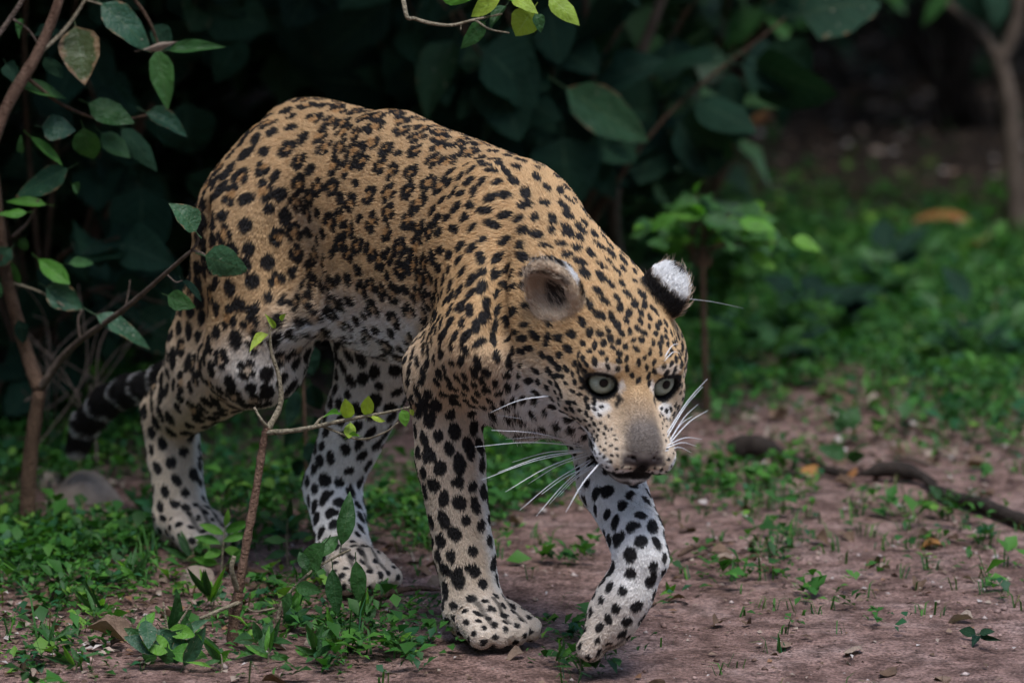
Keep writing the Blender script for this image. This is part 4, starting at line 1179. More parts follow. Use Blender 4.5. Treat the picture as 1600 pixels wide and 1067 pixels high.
shoot('leafy_seedling', 'thin seedling with fine leaves growing between the hind legs', 450, 880,
      [(448, 830, 420, 800, 14), (450, 825, 480, 800, 14), (448, 845, 410, 840, 14), (452, 842, 490, 830, 13), (450, 810, 455, 780, 12), (447, 862, 415, 872, 14), (452, 860, 480, 870, 14)], 'mid', 'lance', [((None, (448, 840, 0), (451, 800, 0)), 0.002, 0.001, 'pale')])
shoot('ground_plant', 'low tuft of small rounded leaves by the bare sapling foot', 405, 1020,
      [(400, 1005, 370, 985, 20), (405, 1000, 395, 970, 18), (410, 1005, 440, 985, 20), (408, 1010, 430, 1015, 18), (402, 1012, 375, 1020, 20), (412, 1000, 425, 968, 18), (398, 1000, 365, 1000, 16)], 'mid', 'ovate')
shoot('ground_plant', 'young dark plant with hanging oval leaves under the belly', 480, 800,
      [(478, 540, 492, 590, 34, 0.0), (470, 560, 455, 610, 36), (486, 600, 500, 650, 34), (465, 610, 452, 668, 30), (490, 650, 520, 690, 28), (470, 660, 445, 700, 28), (480, 690, 500, 740, 26), (476, 720, 450, 750, 24)], 'dark', 'ovate',
      [((None, (478, 700, 0), (474, 600, 0), (478, 535, 0)), 0.004, 0.0018, 'brown')])
# ---- narrow-leaved seedlings through the litter at lower left
random.seed(88)
for (gx, gy, nl, ln, wd) in ((150, 968, 8, 46, 9), (332, 945, 9, 52, 11), (418, 1030, 8, 44, 12), (205, 915, 8, 50, 9), (492, 1030, 9, 44, 12), (85, 1015, 8, 42, 9), (568, 975, 8, 38, 10), (625, 1022, 9, 36, 9),
                            (300, 880, 7, 44, 10), (345, 1045, 8, 40, 11), (30, 905, 7, 40, 9), (455, 975, 8, 46, 11), (872, 1040, 7, 34, 7), (905, 1050, 7, 36, 6), (118, 1045, 7, 40, 10), (530, 1010, 7, 40, 11)):
    sp = []
    for k in range(nl):
        an = random.gauss(0, 0.75); L = ln * random.uniform(0.6, 1.25); bx, by = gx + random.gauss(0, 5), gy - random.uniform(2, 16)
        sp.append((bx, by, bx + L * math.sin(an), by - L * math.cos(an), wd * random.uniform(0.7, 1.3), random.uniform(-0.03, 0.03), random.choice(['mid', 'mid', 'bright'])))
    shoot('seedling', 'narrow-leaved green seedling rising through the low cover in front', gx, gy, sp, 'mid', 'lance', [((None, (gx + 2, gy - 12, 0), (gx, gy - 24, 0)), 0.0016, 0.0009, 'pale')], 'seedlings in the front litter')
# ---- leaves and seedlings on the right-hand ground
shoot('ground_plant', 'upright green leaf pair beneath a pale standing dead leaf', 1318, 690,
      [(1322, 668, 1340, 632, 34), (1318, 672, 1312, 640, 24), (1316, 675, 1300, 655, 18)], 'mid', 'ovate')
shoot('ground_plant', 'two broad green leaves lying over the broken log', 1318, 728,
      [(1322, 712, 1280, 698, 32), (1326, 712, 1360, 688, 30), (1322, 716, 1352, 712, 20)], 'mid', 'ovate')
shoot('ground_plant', 'small bright seedling on bare dirt beside the lifted paw', 1047, 935,
      [(1047, 925, 1040, 908, 9), (1047, 925, 1056, 912, 9), (1046, 928, 1036, 922, 8)], 'bright', 'ovate')
shoot('ground_plant', 'tiny flat weed on the dirt near the lower edge', 1530, 1000,
      [(1525, 990, 1495, 982, 16), (1530, 990, 1555, 985, 16), (1528, 993, 1520, 1003, 14), (1532, 992, 1560, 1000, 12)], 'dark', 'ovate')
shoot('ground_plant', 'low weed with several small leaves before the dark fallen branch', 1470, 800,
      [(1468, 780, 1455, 755, 16), (1470, 780, 1490, 770, 16), (1466, 790, 1440, 790, 16), (1475, 785, 1500, 795, 14), (1470, 795, 1475, 815, 14)], 'mid', 'ovate')
# ---- bright shrublet behind the far ear
g = G(1105, 640); Yb = g.y
t = empty('small_shrub', (g.x, g.y, gh1(g.x, g.y))); tag(t, 'bright green leafy shrublet standing behind the far ear', 'shrub')
hub = P(1100, 350, Yb)
twig(t, [t.location - Vector((0, 0, 0.02)), P(1098, 430, Yb), hub], 0.006, 0.003, 'brown', 'stem', 6)
for k in range(9):
    a = P(1100 + random.uniform(-30, 30), 385 + random.uniform(-20, 20), Yb); b = P(1015 + 25 * k, 300 + 60 * abs(k - 4) / 4 + random.uniform(-15, 25), Yb + random.uniform(-0.1, 0.1))
    twig(t, [P(1099, 420, Yb), a, b], 0.0025, 0.0012, 'brown', 'branch', 5)
    for q in range(9):
        c = a.lerp(b, random.uniform(0.3, 1.05)) + Vector((random.gauss(0, 0.012), random.gauss(0, 0.03), random.gauss(0, 0.012)))
        d = Vector((random.gauss(0, 1) + (k - 4) * 0.25, random.gauss(-0.3, 0.5), random.gauss(-0.1, 0.5))).normalized()
        place_leaf(t, c, c + d * random.uniform(0.035, 0.065), Vector((random.gauss(0, 0.3), -0.55, 0.8)), None, 'ovate', random.choice(['bright', 'mid', 'mid']))
px_leaf(t, 1052, 338, 1008, 358, 30, Yb - 0.1, 'ovate', 'bright')
# ---- low plants in the meadow
for (gx, gy, n, r, lab) in ((1262, 530, 16, 0.09, 'bluish low plant on the grass just right of the shrublet'), (1195, 580, 12, 0.07, 'low leafy plant on the grass nearest the far eye'),
                            (1520, 560, 14, 0.10, 'dull low leafy plant at the right of the grass'), (1400, 470, 12, 0.10, 'low leafy plant in the middle of the far grass')):
    g = G(gx, gy); e = empty('meadow_plant', (g.x, g.y, gh1(g.x, g.y))); tag(e, lab, 'plant', 'low plants in the grass')
    for k in range(n):
        an = random.uniform(0, 6.28); d = Vector((math.cos(an), math.sin(an), random.uniform(0.1, 1.2))).normalized()
        b = e.location + Vector((random.gauss(0, 0.02), random.gauss(0, 0.02), random.uniform(0.0, 0.06))) + d * random.uniform(0.01, r * 0.7)
        place_leaf(e, b, b + d * random.uniform(0.05, 0.09), Vector((0, -0.3, 1)), None, 'ovate', random.choice(['dark', 'mid']))

# ================================================================== BACKGROUND SHRUBS
def shrub(name, label, base, crown, radii, nbr, nleaf, ll, mats, shape, bm='brown', extra=(), rb=0.008, seed=1, down=0.5):
    random.seed(seed)
    e = empty(name, (base[0], base[1], gh1(base[0], base[1]))); tag(e, label, 'shrub')
    ends = []
    for k in range(nbr):
        while True:
            q = Vector((random.uniform(-1, 1), random.uniform(-1, 1), random.uniform(-1, 1)))
            if 0.35 < q.length < 1: break
        end = Vector((crown[0] + q.x * radii[0], crown[1] + q.y * radii[1], max(0.08, crown[2] + q.z * radii[2])))
        midp = e.location.lerp(end, 0.5) + Vector((random.gauss(0, 0.05), random.gauss(0, 0.05), 0.10))
        ctrl = [e.location + Vector((random.gauss(0, 0.03), random.gauss(0, 0.03), -0.02)), midp, end]
        twig(e, ctrl, rb * random.uniform(0.6, 1.1), 0.0018, bm, 'branch', 6, 6)
        ends.append(curve_pts(ctrl, 10))
    for k in range(nleaf):
        pts = ends[k % nbr]; i = int(len(pts) * (random.uniform(0.35, 1.0) ** 0.8)); i = min(max(i, 1), len(pts) - 1)
        p = pts[i]; ax = (pts[i] - pts[i - 1]).normalized()
        d = (ax * random.uniform(0.1, 0.9) + Vector((random.gauss(0, 0.8), random.gauss(-0.35, 0.5), random.gauss(-down, 0.45)))).normalized()
        L = random.uniform(*ll); b = p + d * L * 0.18
        place_leaf(e, b, b + d * L, rnorm(0.45), None, random.choice(shape), random.choice(mats))
    for a in extra: px_leaf(e, *a)
    return e
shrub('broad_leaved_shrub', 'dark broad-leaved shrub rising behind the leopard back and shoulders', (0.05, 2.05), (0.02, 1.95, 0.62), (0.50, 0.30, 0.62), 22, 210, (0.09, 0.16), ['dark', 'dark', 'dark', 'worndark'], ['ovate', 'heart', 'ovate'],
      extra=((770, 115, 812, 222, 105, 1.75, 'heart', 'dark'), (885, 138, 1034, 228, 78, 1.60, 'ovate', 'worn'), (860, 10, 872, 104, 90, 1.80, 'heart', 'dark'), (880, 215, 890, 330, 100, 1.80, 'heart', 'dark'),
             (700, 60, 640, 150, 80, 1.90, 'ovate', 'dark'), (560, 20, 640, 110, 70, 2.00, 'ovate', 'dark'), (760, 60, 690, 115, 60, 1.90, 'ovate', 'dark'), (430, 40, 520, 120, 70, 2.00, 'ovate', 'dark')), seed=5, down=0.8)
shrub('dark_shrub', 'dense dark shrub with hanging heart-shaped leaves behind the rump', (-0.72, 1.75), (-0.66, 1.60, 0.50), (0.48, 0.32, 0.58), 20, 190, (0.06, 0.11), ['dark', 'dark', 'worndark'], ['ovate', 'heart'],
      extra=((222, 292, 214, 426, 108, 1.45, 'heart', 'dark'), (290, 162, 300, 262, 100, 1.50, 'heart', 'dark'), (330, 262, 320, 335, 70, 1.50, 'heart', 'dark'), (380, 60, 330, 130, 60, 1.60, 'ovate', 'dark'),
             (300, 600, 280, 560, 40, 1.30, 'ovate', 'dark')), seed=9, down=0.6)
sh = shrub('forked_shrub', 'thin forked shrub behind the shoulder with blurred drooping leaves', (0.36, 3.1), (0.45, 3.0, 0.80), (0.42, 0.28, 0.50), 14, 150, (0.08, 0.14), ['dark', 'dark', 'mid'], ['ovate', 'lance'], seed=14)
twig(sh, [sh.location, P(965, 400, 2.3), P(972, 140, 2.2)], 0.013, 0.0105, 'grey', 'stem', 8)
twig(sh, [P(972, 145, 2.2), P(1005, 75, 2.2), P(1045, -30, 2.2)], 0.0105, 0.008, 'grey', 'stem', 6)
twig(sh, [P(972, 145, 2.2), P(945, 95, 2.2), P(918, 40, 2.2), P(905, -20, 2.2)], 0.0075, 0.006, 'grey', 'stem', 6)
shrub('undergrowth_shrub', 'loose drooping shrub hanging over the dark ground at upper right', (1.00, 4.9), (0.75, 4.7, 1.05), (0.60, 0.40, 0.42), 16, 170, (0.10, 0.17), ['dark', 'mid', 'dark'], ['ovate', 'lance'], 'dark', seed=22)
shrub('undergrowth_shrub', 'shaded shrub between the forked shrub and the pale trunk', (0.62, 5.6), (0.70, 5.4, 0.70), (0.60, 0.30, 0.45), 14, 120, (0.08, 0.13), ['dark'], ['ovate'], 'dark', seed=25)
# ---- sprig hanging into the top of the frame
ys = 0.30
t = empty('hanging_branch', P(700, -420, ys + 0.3)); tag(t, 'sunlit lime-green sprig hanging into the top of the frame', 'branch')
twig(t, [t.location, P(620, -150, ys + 0.1), P(632, 10, ys), P(650, 30, ys), P(700, 40, ys), P(742, 31, ys), P(785, 22, ys)], 0.004, 0.0014, 'pale', 'branch', 7)
twig(t, [P(742, 31, ys), P(765, 46, ys), P(796, 52, ys)], 0.0018, 0.001, 'pale', 'branch', 5)
twig(t, [t.location, P(800, -150, ys), P(815, -40, ys), P(822, 20, ys)], 0.004, 0.0018, 'brown', 'branch', 6)
twig(t, [P(742, 31, ys), P(722, 38, ys), P(720, 48, ys)], 0.0014, 0.0009, 'pale', 'branch', 4)
for a in ((834, 14, 802, 66, 44, ys, 'ovate', 'lime'), (858, -6, 908, 40, 32, ys, 'ovate', 'lime'), (782, -2, 722, 28, 32, ys, 'ovate', 'lime'), (758, 34, 714, 78, 26, ys, 'ovate', 'mid'),
          (800, -6, 838, 12, 24, ys, 'ovate', 'lime'), (690, -2, 740, 0, 20, ys, 'ovate', 'bright'), (836, 22, 850, 52, 22, ys, 'ovate', 'mid'), (790, 10, 760, 40, 22, ys + 0.03, 'ovate', 'mid'), (780, -10, 812, -2, 26, ys, 'ovate', 'bright'),
          (838, 30, 834, 56, 20, ys + 0.02, 'ovate', 'dark')):
    px_leaf(t, *a)
# ---- pale trunk at the right edge
b0 = G(1592, 352); Yt = b0.y
t = empty('slender_tree', (b0.x, b0.y, gh1(b0.x, b0.y))); tag(t, 'slender pale forked tree at the right edge', 'tree')
twig(t, [t.location - Vector((0, 0, 0.03)), P(1584, 240, Yt), P(1575, 150, Yt), P(1562, 92, Yt)], 0.020, 0.016, 'grey', 'trunk', 7, 9)
twig(t, [P(1562, 98, Yt), P(1588, 40, Yt), P(1596, -60, Yt), P(1620, -500, Yt)], 0.016, 0.010, 'grey', 'branch', 6, 8)
twig(t, [P(1562, 98, Yt), P(1530, 45, Yt), P(1480, 5, Yt), P(1380, -120, Yt)], 0.011, 0.006, 'grey', 'branch', 6, 8)
for k in range(26):
    c = P(random.uniform(1350, 1640), random.uniform(-520, 30), Yt + random.uniform(-0.4, 0.4)); d = Vector((random.gauss(0, 1), random.gauss(-0.2, 0.5), random.gauss(-0.5, 0.4))).normalized()
    place_leaf(t, c, c + d * random.uniform(0.08, 0.13), rnorm(0.4), None, 'ovate', random.choice(['dark', 'mid']))

# ================================================================== STONES, LOG, STICKS
def rock(name, label, px, py, w, d, h, seed, mat):
    g = G(px, py); r = np.random.default_rng(seed)
    me = sphere_mesh(name, 1.0, 22, 14)
    co = np.zeros(len(me.vertices) * 3, dtype=np.float32); me.vertices.foreach_get('co', co); co = co.reshape(-1, 3)
    for _ in range(9):                                   # flat facets
        n = r.normal(0, 1, 3); n[2] = abs(n[2]) * 0.8; n /= np.linalg.norm(n); k = r.uniform(0.55, 0.9)
        s = co @ n; co -= np.maximum(s - k, 0)[:, None] * n * 0.92
    co *= 1 + 0.08 * fbm(co, 2.5, 3, seed)[:, None]
    co *= np.array([w / 2, d / 2, h]); me.vertices.foreach_set('co', co.astype(np.float32).ravel()); me.update()
    o = link(name, me, None, mat); o.location = (g.x, g.y, gh1(g.x, g.y) + h * 0.12); o.rotation_euler = (0, 0, r.uniform(-0.4, 0.4))
    tag(o, label, 'stone'); return o
sm_ = NT('stone'); tc_ = sm_.n('ShaderNodeTexCoord')
sm_.l(sm_.ramp(sm_.noise(22, 6, 0.65, tc_.outputs['Object']), [(0.3, (0.17, 0.13, 0.10)), (0.7, (0.34, 0.275, 0.22))]), sm_.b.inputs['Base Color']); sm_.set(Roughness=0.9)
sm_.bump(sm_.noise(70, 5, 0.7, tc_.outputs['Object']), 0.6, 0.008)
rock('stone', 'flat tan stone in the grass behind the planted hind leg', 132, 775, 0.150, 0.11, 0.044, 5, sm_.m)
rock('stone', 'smaller grey stone beside the sapling trunk', 58, 748, 0.075, 0.07, 0.032, 8, sm_.m)
rock('stone', 'small pale stone in the litter below the hind paw', 310, 905, 0.062, 0.05, 0.022, 12, sm_.m)
def log(name, label, ctrl, r0, r1, mat, cat, seed, sides=14, rough=0.28):
    random.seed(seed); pts = curve_pts(ctrl, 8); k = len(pts)
    rr = [(r0 + (r1 - r0) * i / (k - 1)) * min(1.0, 0.45 + 2.2 * i / (k - 1), 0.35 + 2.2 * (k - 1 - i) / (k - 1)) for i in range(k)]
    me = tube_mesh(name, pts, rr, sides)
    co = np.zeros(len(me.vertices) * 3, dtype=np.float32); me.vertices.foreach_get('co', co); co = co.reshape(-1, 3)
    c = np.repeat(np.array([tuple(p) for p in pts]), sides, axis=0)
    co = c + (co - c) * (1 + rough * fbm(co, 26, 3, seed) * 1.6)[:, None]
    o0 = Vector(pts[0]); me.vertices.foreach_set('co', (co - np.array(o0)).astype(np.float32).ravel()); me.update()
    o = link(name, me, None, BK[mat]); o.location = o0; tag(o, label, cat); return o
def gp(px, py, dz=0.0):
    g = G(px, py); return Vector((g.x, g.y, gh1(g.x, g.y) + dz))
log('rotten_log', 'short rotten log chunk with pale top on the leaf litter', [gp(1138, 708, 0.02), gp(1185, 712, 0.022), gp(1245, 716, 0.012)], 0.019, 0.012, 'dark', 'log', 31, 16, 0.45)
log('rotten_log', 'dark crumbling log piece joined to the fallen branch', [gp(1345, 742, 0.012), gp(1400, 744, 0.02), gp(1462, 756, 0.010)], 0.010, 0.012, 'dark', 'log', 33, 16, 0.45)
log('fallen_branch', 'long dark fallen branch curving out past the right edge', [gp(1440, 752, 0.012), gp(1480, 775, 0.014), gp(1540, 795, 0.013), gp(1600, 822, 0.013), gp(1700, 850, 0.012)], 0.009, 0.013, 'dark', 'branch', 35, 10, 0.18)
log('fallen_stick', 'thin dark stick between the two log pieces', [gp(1245, 716, 0.01), gp(1300, 738, 0.012), gp(1350, 742, 0.01)], 0.008, 0.006, 'dark', 'stick', 36, 8, 0.2)
log('fallen_stick', 'brown stick lying flat behind the planted forepaw', [gp(1060, 880, 0.012), gp(1085, 868, 0.016), gp(1150, 850, 0.010)], 0.0055, 0.003, 'brown', 'stick', 37, 8, 0.2)
log('fallen_stick', 'pale twig on the litter near the clump of leaves', [gp(312, 966, 0.006), gp(340, 958, 0.008), gp(372, 950, 0.006)], 0.0032, 0.0022, 'pale', 'stick', 38, 7, 0.15)
log('fallen_stick', 'brown stick half buried left of the far hind paw', [gp(560, 945, 0.005), gp(640, 930, 0.010), gp(690, 925, 0.006)], 0.005, 0.004, 'brown', 'stick', 39, 8, 0.2)
log('fallen_stick', 'grey twig on the dirt toward the right edge', [gp(1380, 705, 0.006), gp(1420, 716, 0.01), gp(1465, 728, 0.006)], 0.004, 0.003, 'grey', 'stick', 40, 7, 0.2)
# thin dead twigs tangled behind the tail
random.seed(77)
e = empty('dead_twigs', gp(150, 760)); tag(e, 'tangle of thin dead grey twigs beside the tail', 'twigs')
for k in range(16):
    a = P(random.uniform(0, 190), random.uniform(600, 740), 1.15 + random.uniform(-0.15, 0.2)); b = P(random.uniform(20, 260), random.uniform(440, 640), 1.15 + random.uniform(-0.2, 0.2))
    twig(e, [a, a.lerp(b, 0.5) + Vector((random.gauss(0, 0.02), random.gauss(0, 0.02), random.gauss(0, 0.025))), b], 0.0016, 0.0009, 'grey', 'branch', 6, 5)
twig(e, [e.location, P(150, 690, 1.15), P(140, 600, 1.15)], 0.003, 0.0012, 'grey', 'branch', 6, 5)
# ================================================================== GROUND COVER, GRASS, LITTER
gr = np.random.default_rng(23)
def patch(px, py, hx, hy, amp):
    a, b = G(px - hx, py), G(px + hx, py); c, d = G(px, py - hy), G(px, py + hy)
    return ((a.x + b.x) / 2, (c.y + d.y) / 2, (b.x - a.x) / 2, abs(c.y - d.y) / 2, amp)
GREEN = [patch(1330, 470, 330, 110, 1.3), patch(1520, 520, 220, 110, 1.2), patch(1100, 560, 120, 60, 0.9), patch(1140, 762, 110, 28, 1.0), patch(1420, 800, 110, 22, 0.4),
         patch(1530, 880, 120, 40, 0.28), patch(1150, 900, 130, 40, 0.20), patch(100, 850, 170, 60, 1.5), patch(60, 700, 150, 60, 1.2), patch(120, 920, 150, 36, 0.6), patch(60, 1010, 90, 40, 0.35),
         patch(400, 760, 130, 60, 1.2), patch(680, 800, 110, 50, 0.9), patch(860, 700, 110, 50, 1.3), patch(800, 760, 90, 30, 1.1), patch(440, 960, 110, 50, 0.45), patch(560, 990, 90, 40, 0.5),
         patch(240, 640, 160, 60, 0.9), patch(620, 1000, 60, 30, 0.4), patch(900, 1015, 60, 25, 0.35), patch(700, 960, 60, 14, 0.25), patch(1260, 950, 100, 30, 0.18), patch(880, 870, 60, 20, 0.3), patch(1230, 850, 60, 20, 0.5)]
def green(x, y):
    d = np.zeros(len(x))
    for (cx, cy, rx, ry, a) in GREEN:
        e = ((x - cx) / rx) ** 2 + ((y - cy) / ry) ** 2
        d = np.maximum(d, a * np.exp(-0.9 * e))
    p = np.stack([x, y, np.zeros_like(x)], axis=1)
    n = fbm(p, 7.0, 3, 71); n2 = fbm(p, 22.0, 2, 74)
    return np.clip(d * (1 + 1.1 * n + 0.8 * n2), 0, 1.3)
def scatter(n, y0, y1, wfun):
    """candidate points inside the camera's wedge (plus a margin), thinned by density"""
    y = gr.uniform(y0, y1, n); half = (y + 9.0) * (1600 / F_PX) * 0.5 * 1.35 + 0.12
    x = CAM_LOC.x + gr.uniform(-1, 1, n) * half
    k = gr.random(n) < wfun(x, y)
    return x[k], y[k]
def paw_clear(x, y):
    k = np.ones(len(x), dtype=bool)
    s_ = G(132, 775); k &= (np.abs(x - s_.x) > 0.085) | (y > s_.y + 0.04) | (y < s_.y - 0.16)
    for (a, b, r) in PAW_SPOTS: k &= np.hypot(x - a, y - b) > 0.062
    return k
def stuff_mesh(name, v, f, cols, mat, label, smooth=False):
    me = mesh_np(name, v, f, smooth); color_attr(me, cols)
    o = link(name, me, None, mat); tag(o, label, None, None, 'stuff'); return o
def attr_leaf_mat(name, rough=0.55, trans=0.3, spec=0.3):
    m = NT(name); a = m.n('ShaderNodeAttribute', attribute_name='col'); m.l(a.outputs['Color'], m.b.inputs['Base Color'])
    m.set(Roughness=rough, Specular_IOR_Level=spec)
    tr = m.n('ShaderNodeBsdfTranslucent'); m.l(m.mix(1.0, a.outputs['Color'], (1.1, 1.3, 0.6), 'MULTIPLY'), tr.inputs[0])
    mx = m.n('ShaderNodeMixShader'); mx.inputs[0].default_value = trans
    m.l(m.b.outputs[0], mx.inputs[1]); m.l(tr.outputs[0], mx.inputs[2]); m.l(mx.outputs[0], m.out.inputs[0]); return m.m
herb_mat = attr_leaf_mat('herb')
greens = np.array([[0.024, 0.085, 0.018], [0.038, 0.132, 0.022], [0.066, 0.190, 0.028], [0.022, 0.095, 0.036], [0.12, 0.25, 0.036]])

def leaflets(cx, cy, cz, size, tiltlo, tilthi, cols, lift):
    """one bent four-triangle leaflet per entry: base at (cx,cy,cz)"""
    n = len(cx); an = gr.uniform(0, 2 * np.pi, n); ti = gr.uniform(tiltlo, tilthi, n)
    d = np.stack([np.cos(an) * np.cos(ti), np.sin(an) * np.cos(ti), np.sin(ti)], axis=1)
    s = np.stack([-np.sin(an), np.cos(an), gr.normal(0, 0.25, n)], axis=1); up = np.cross(d, s)
    b = np.stack([cx, cy, cz], axis=1); w = size * gr.uniform(0.17, 0.42, n)
    S = size[:, None]; Wd = w[:, None]
    v = np.stack([b, b + d * S * 0.55 + s * Wd - up * S * lift * 0.3 + up * S * 0.12, b + d * S * 0.60 + up * S * 0.02, b + d * S * 0.55 - s * Wd + up * S * 0.12, b + d * S - up * S * lift], axis=1)
    f0 = np.array([[0, 2, 1], [0, 3, 2], [1, 2, 4], [3, 4, 2]])
    f = (np.arange(n)[:, None, None] * 5 + f0[None]).reshape(-1, 3)
    return v.reshape(-1, 3), f, np.repeat(cols, 5, axis=0)
def ground_cover():
    x, y = scatter(130000, -0.9, 5.6, lambda x, y: green(x, y) * np.where(y > 2.2, 1.0, np.where((x > 0.18) & (y < 1.0), 0.22, 0.50)))
    k = paw_clear(x, y); x, y = x[k], y[k]; n = len(x)
    reps = gr.integers(3, 7, n); i = np.repeat(np.arange(n), reps); m = len(i)
    far = y[i] > 2.0
    size = np.where(far, gr.uniform(0.009, 0.020, m), gr.uniform(0.008, 0.021, m))
    h = np.where(far, gr.uniform(0.002, 0.022, m), gr.uniform(0.004, 0.030, m))
    cx = x[i] + gr.normal(0, 0.008, m); cy = y[i] + gr.normal(0, 0.008, m); cz = gh(cx, cy) + h
    ci = gr.choice(5, n, p=[0.28, 0.33, 0.18, 0.15, 0.06]); size *= np.where(gr.random(n) < 0.12, 1.9, 1.0)[i]
    c = greens[ci][i] * gr.uniform(0.75, 1.25, m)[:, None]
    v, f, cc = leaflets(cx, cy, cz, size, -0.1, 0.9, c, 0.10)
    stuff_mesh('ground_cover', v, f, cc, herb_mat, 'low green leafy ground cover spreading over the soil')
ground_cover()
def grass():
    x, y = scatter(60000, -0.95, 5.4, lambda x, y: 0.03 + np.where((x > 0.18) & (y < 1.0), 2.0, 1.0) * green(x, y) * np.where(y > 2.0, 0.6, 0.34))
    k = gr.random(len(x)) < 0.34; x, y = x[k], y[k]; r_ = gr.integers(2, 6, len(x))
    x, y = np.repeat(x, r_), np.repeat(y, r_); x = x + gr.normal(0, 0.006, len(x)); y = y + gr.normal(0, 0.006, len(y))
    k = paw_clear(x, y); x, y = x[k], y[k]; n = len(x)
    L = gr.uniform(0.022, 0.070, n) * np.where(green(x, y) < 0.25, 0.62, 1.0); an = gr.uniform(0, 6.28, n); lean = gr.uniform(0.35, 1.25, n)
    tall = (gr.random(n) < 0.10) & (x < -0.15) & (y < 0.5); L = np.where(tall, gr.uniform(0.07, 0.13, n), L)
    d = np.stack([np.cos(an), np.sin(an), np.zeros(n)], axis=1); s = np.stack([-np.sin(an), np.cos(an), np.zeros(n)], axis=1)
    b = np.stack([x, y, gh(x, y) - 0.002], axis=1); w = gr.uniform(0.0008, 0.0019, n)[:, None]
    Z = np.array([0, 0, 1.0]); Lc = L[:, None]; lc = lean[:, None]
    p1 = b + Z * Lc * 0.55 + d * Lc * lc * 0.25; p2 = b + Z * Lc * (1.0 - 0.45 * lc) + d * Lc * lc * 0.85
    v = np.stack([b - s * w, b + s * w, p1 + s * w * 0.9, p1 - s * w * 0.9, p2], axis=1).reshape(-1, 3)
    f0 = np.array([[0, 1, 2], [0, 2, 3], [3, 2, 4]]); f = (np.arange(n)[:, None, None] * 5 + f0[None]).reshape(-1, 3)
    g5 = np.vstack([greens[:4], [[0.17, 0.15, 0.07]]]); c = g5[gr.choice(5, n, p=[0.3, 0.3, 0.2, 0.14, 0.06])] * gr.uniform(0.7, 1.25, n)[:, None]
    stuff_mesh('grass', v, f, np.repeat(c, 5, axis=0), herb_mat, 'sparse short green grass blades in loose tufts')
grass()
LIT = [patch(130, 980, 220, 60, 1.0), patch(350, 950, 200, 50, 0.8), patch(560, 960, 130, 60, 0.55), patch(1330, 690, 300, 50, 0.9), patch(1480, 650, 160, 50, 0.9), patch(1500, 900, 160, 70, 0.5), patch(1200, 860, 180, 40, 0.5),
       patch(230, 880, 120, 40, 0.6), patch(1180, 1000, 300, 60, 0.25), patch(850, 820, 120, 50, 0.35), patch(460, 850, 120, 40, 0.6), patch(620, 890, 80, 30, 0.6)]
def litter_w(x, y):
    d = np.full(len(x), 0.13)
    for (cx, cy, rx, ry, a) in LIT: d = np.maximum(d, a * np.exp(-0.9 * (((x - cx) / rx) ** 2 + ((y - cy) / ry) ** 2)))
    p = np.stack([x, y, np.zeros_like(x)], axis=1)
    d = np.maximum(d, 0.5 * sstep(4.2, 5.2, y))
    return np.clip(d * (1 + 1.0 * fbm(p, 9, 3, 81)), 0, 1)
def litter():
    x, y = scatter(80000, -0.95, 7.0, lambda x, y: litter_w(x, y) * 0.8)
    k = paw_clear(x, y); x, y = x[k], y[k]; n = len(x)
    size = gr.uniform(0.004, 0.020, n) ** 1.0 * np.where(y > 2.5, 1.7, 1.0) * np.where((x > -0.1) & (y < 0.8), 0.7, 1.0)
    pal = np.array([[0.10, 0.065, 0.045], [0.20, 0.14, 0.10], [0.33, 0.26, 0.21], [0.045, 0.03, 0.022], [0.46, 0.41, 0.38], [0.22, 0.12, 0.07]])
    c = pal[gr.choice(6, n, p=[0.26, 0.24, 0.17, 0.17, 0.09, 0.07])] * gr.uniform(0.8, 1.2, n)[:, None]
    v, f, cc = leaflets(x, y, gh(x, y) + gr.uniform(0.001, 0.005, n), size, -0.12, 0.35, c, 0.05)
    stuff_mesh('leaf_litter', v, f, cc, attr_leaf_mat('litter', 0.85, 0.05, 0.15), 'crumbled dry leaf litter scattered over the dirt')
litter()

# ---- whole fallen leaves, each its own thing
random.seed(41)
def fallen(px, py, L, mat, label, group, shape='curled', nm='fallen_leaf', yaw=None, up=0.0, roll=None):
    g = G(px, py); z = gh1(g.x, g.y) + 0.004
    an = random.uniform(0, 6.28) if yaw is None else yaw
    d = Vector((math.cos(an), math.sin(an), up)).normalized()
    n = Vector((random.gauss(0, 0.35), random.gauss(0, 0.35), 1)) if roll is None else Vector(roll)
    o = place_leaf(None, Vector((g.x, g.y, z + 0.10 * L)), Vector((g.x, g.y, z + 0.10 * L)) + d * L, n, None, shape, mat, nm)
    tag(o, label, 'leaf', group); return o
n_f = 0
while n_f < 230:
    y = random.uniform(-0.75, 2.4); half = (y + 9.0) * (1600 / F_PX) * 0.5
    x = CAM_LOC.x + random.uniform(-1, 1) * half
    if random.random() > float(litter_w(np.array([x]), np.array([y]))[0]): continue
    if any(math.hypot(x - a, y - b) < 0.075 for a, b, r in PAW_SPOTS): continue
    L = random.uniform(0.018, 0.048)
    an = random.uniform(0, 6.28); z = gh1(x, y) + 0.003
    bpt = Vector((x, y, z + 0.08 * L))
    lab = ('small curled dry leaf in the litter around the bare sapling' if x < -0.12 and y < 0.6 else 'small curled dry leaf on the open red dirt by the raised paw' if y < 0.75 else
           'small dry leaf in the shaded litter behind the legs' if x < 0.25 else 'small dry leaf in the litter around the broken log')
    o = place_leaf(None, bpt, bpt + Vector((math.cos(an), math.sin(an), random.uniform(-0.05, 0.3))).normalized() * L, Vector((random.gauss(0, 0.4), random.gauss(0, 0.4), 1)), None, 'curled', 'dry', 'fallen_leaf')
    tag(o, lab, 'leaf', 'dry leaves on the ground'); n_f += 1
fallen(200, 1012, 0.075, 'dry', 'large dark curled dead leaf left of the upright leaf clump', None, yaw=2.6, up=0.35)
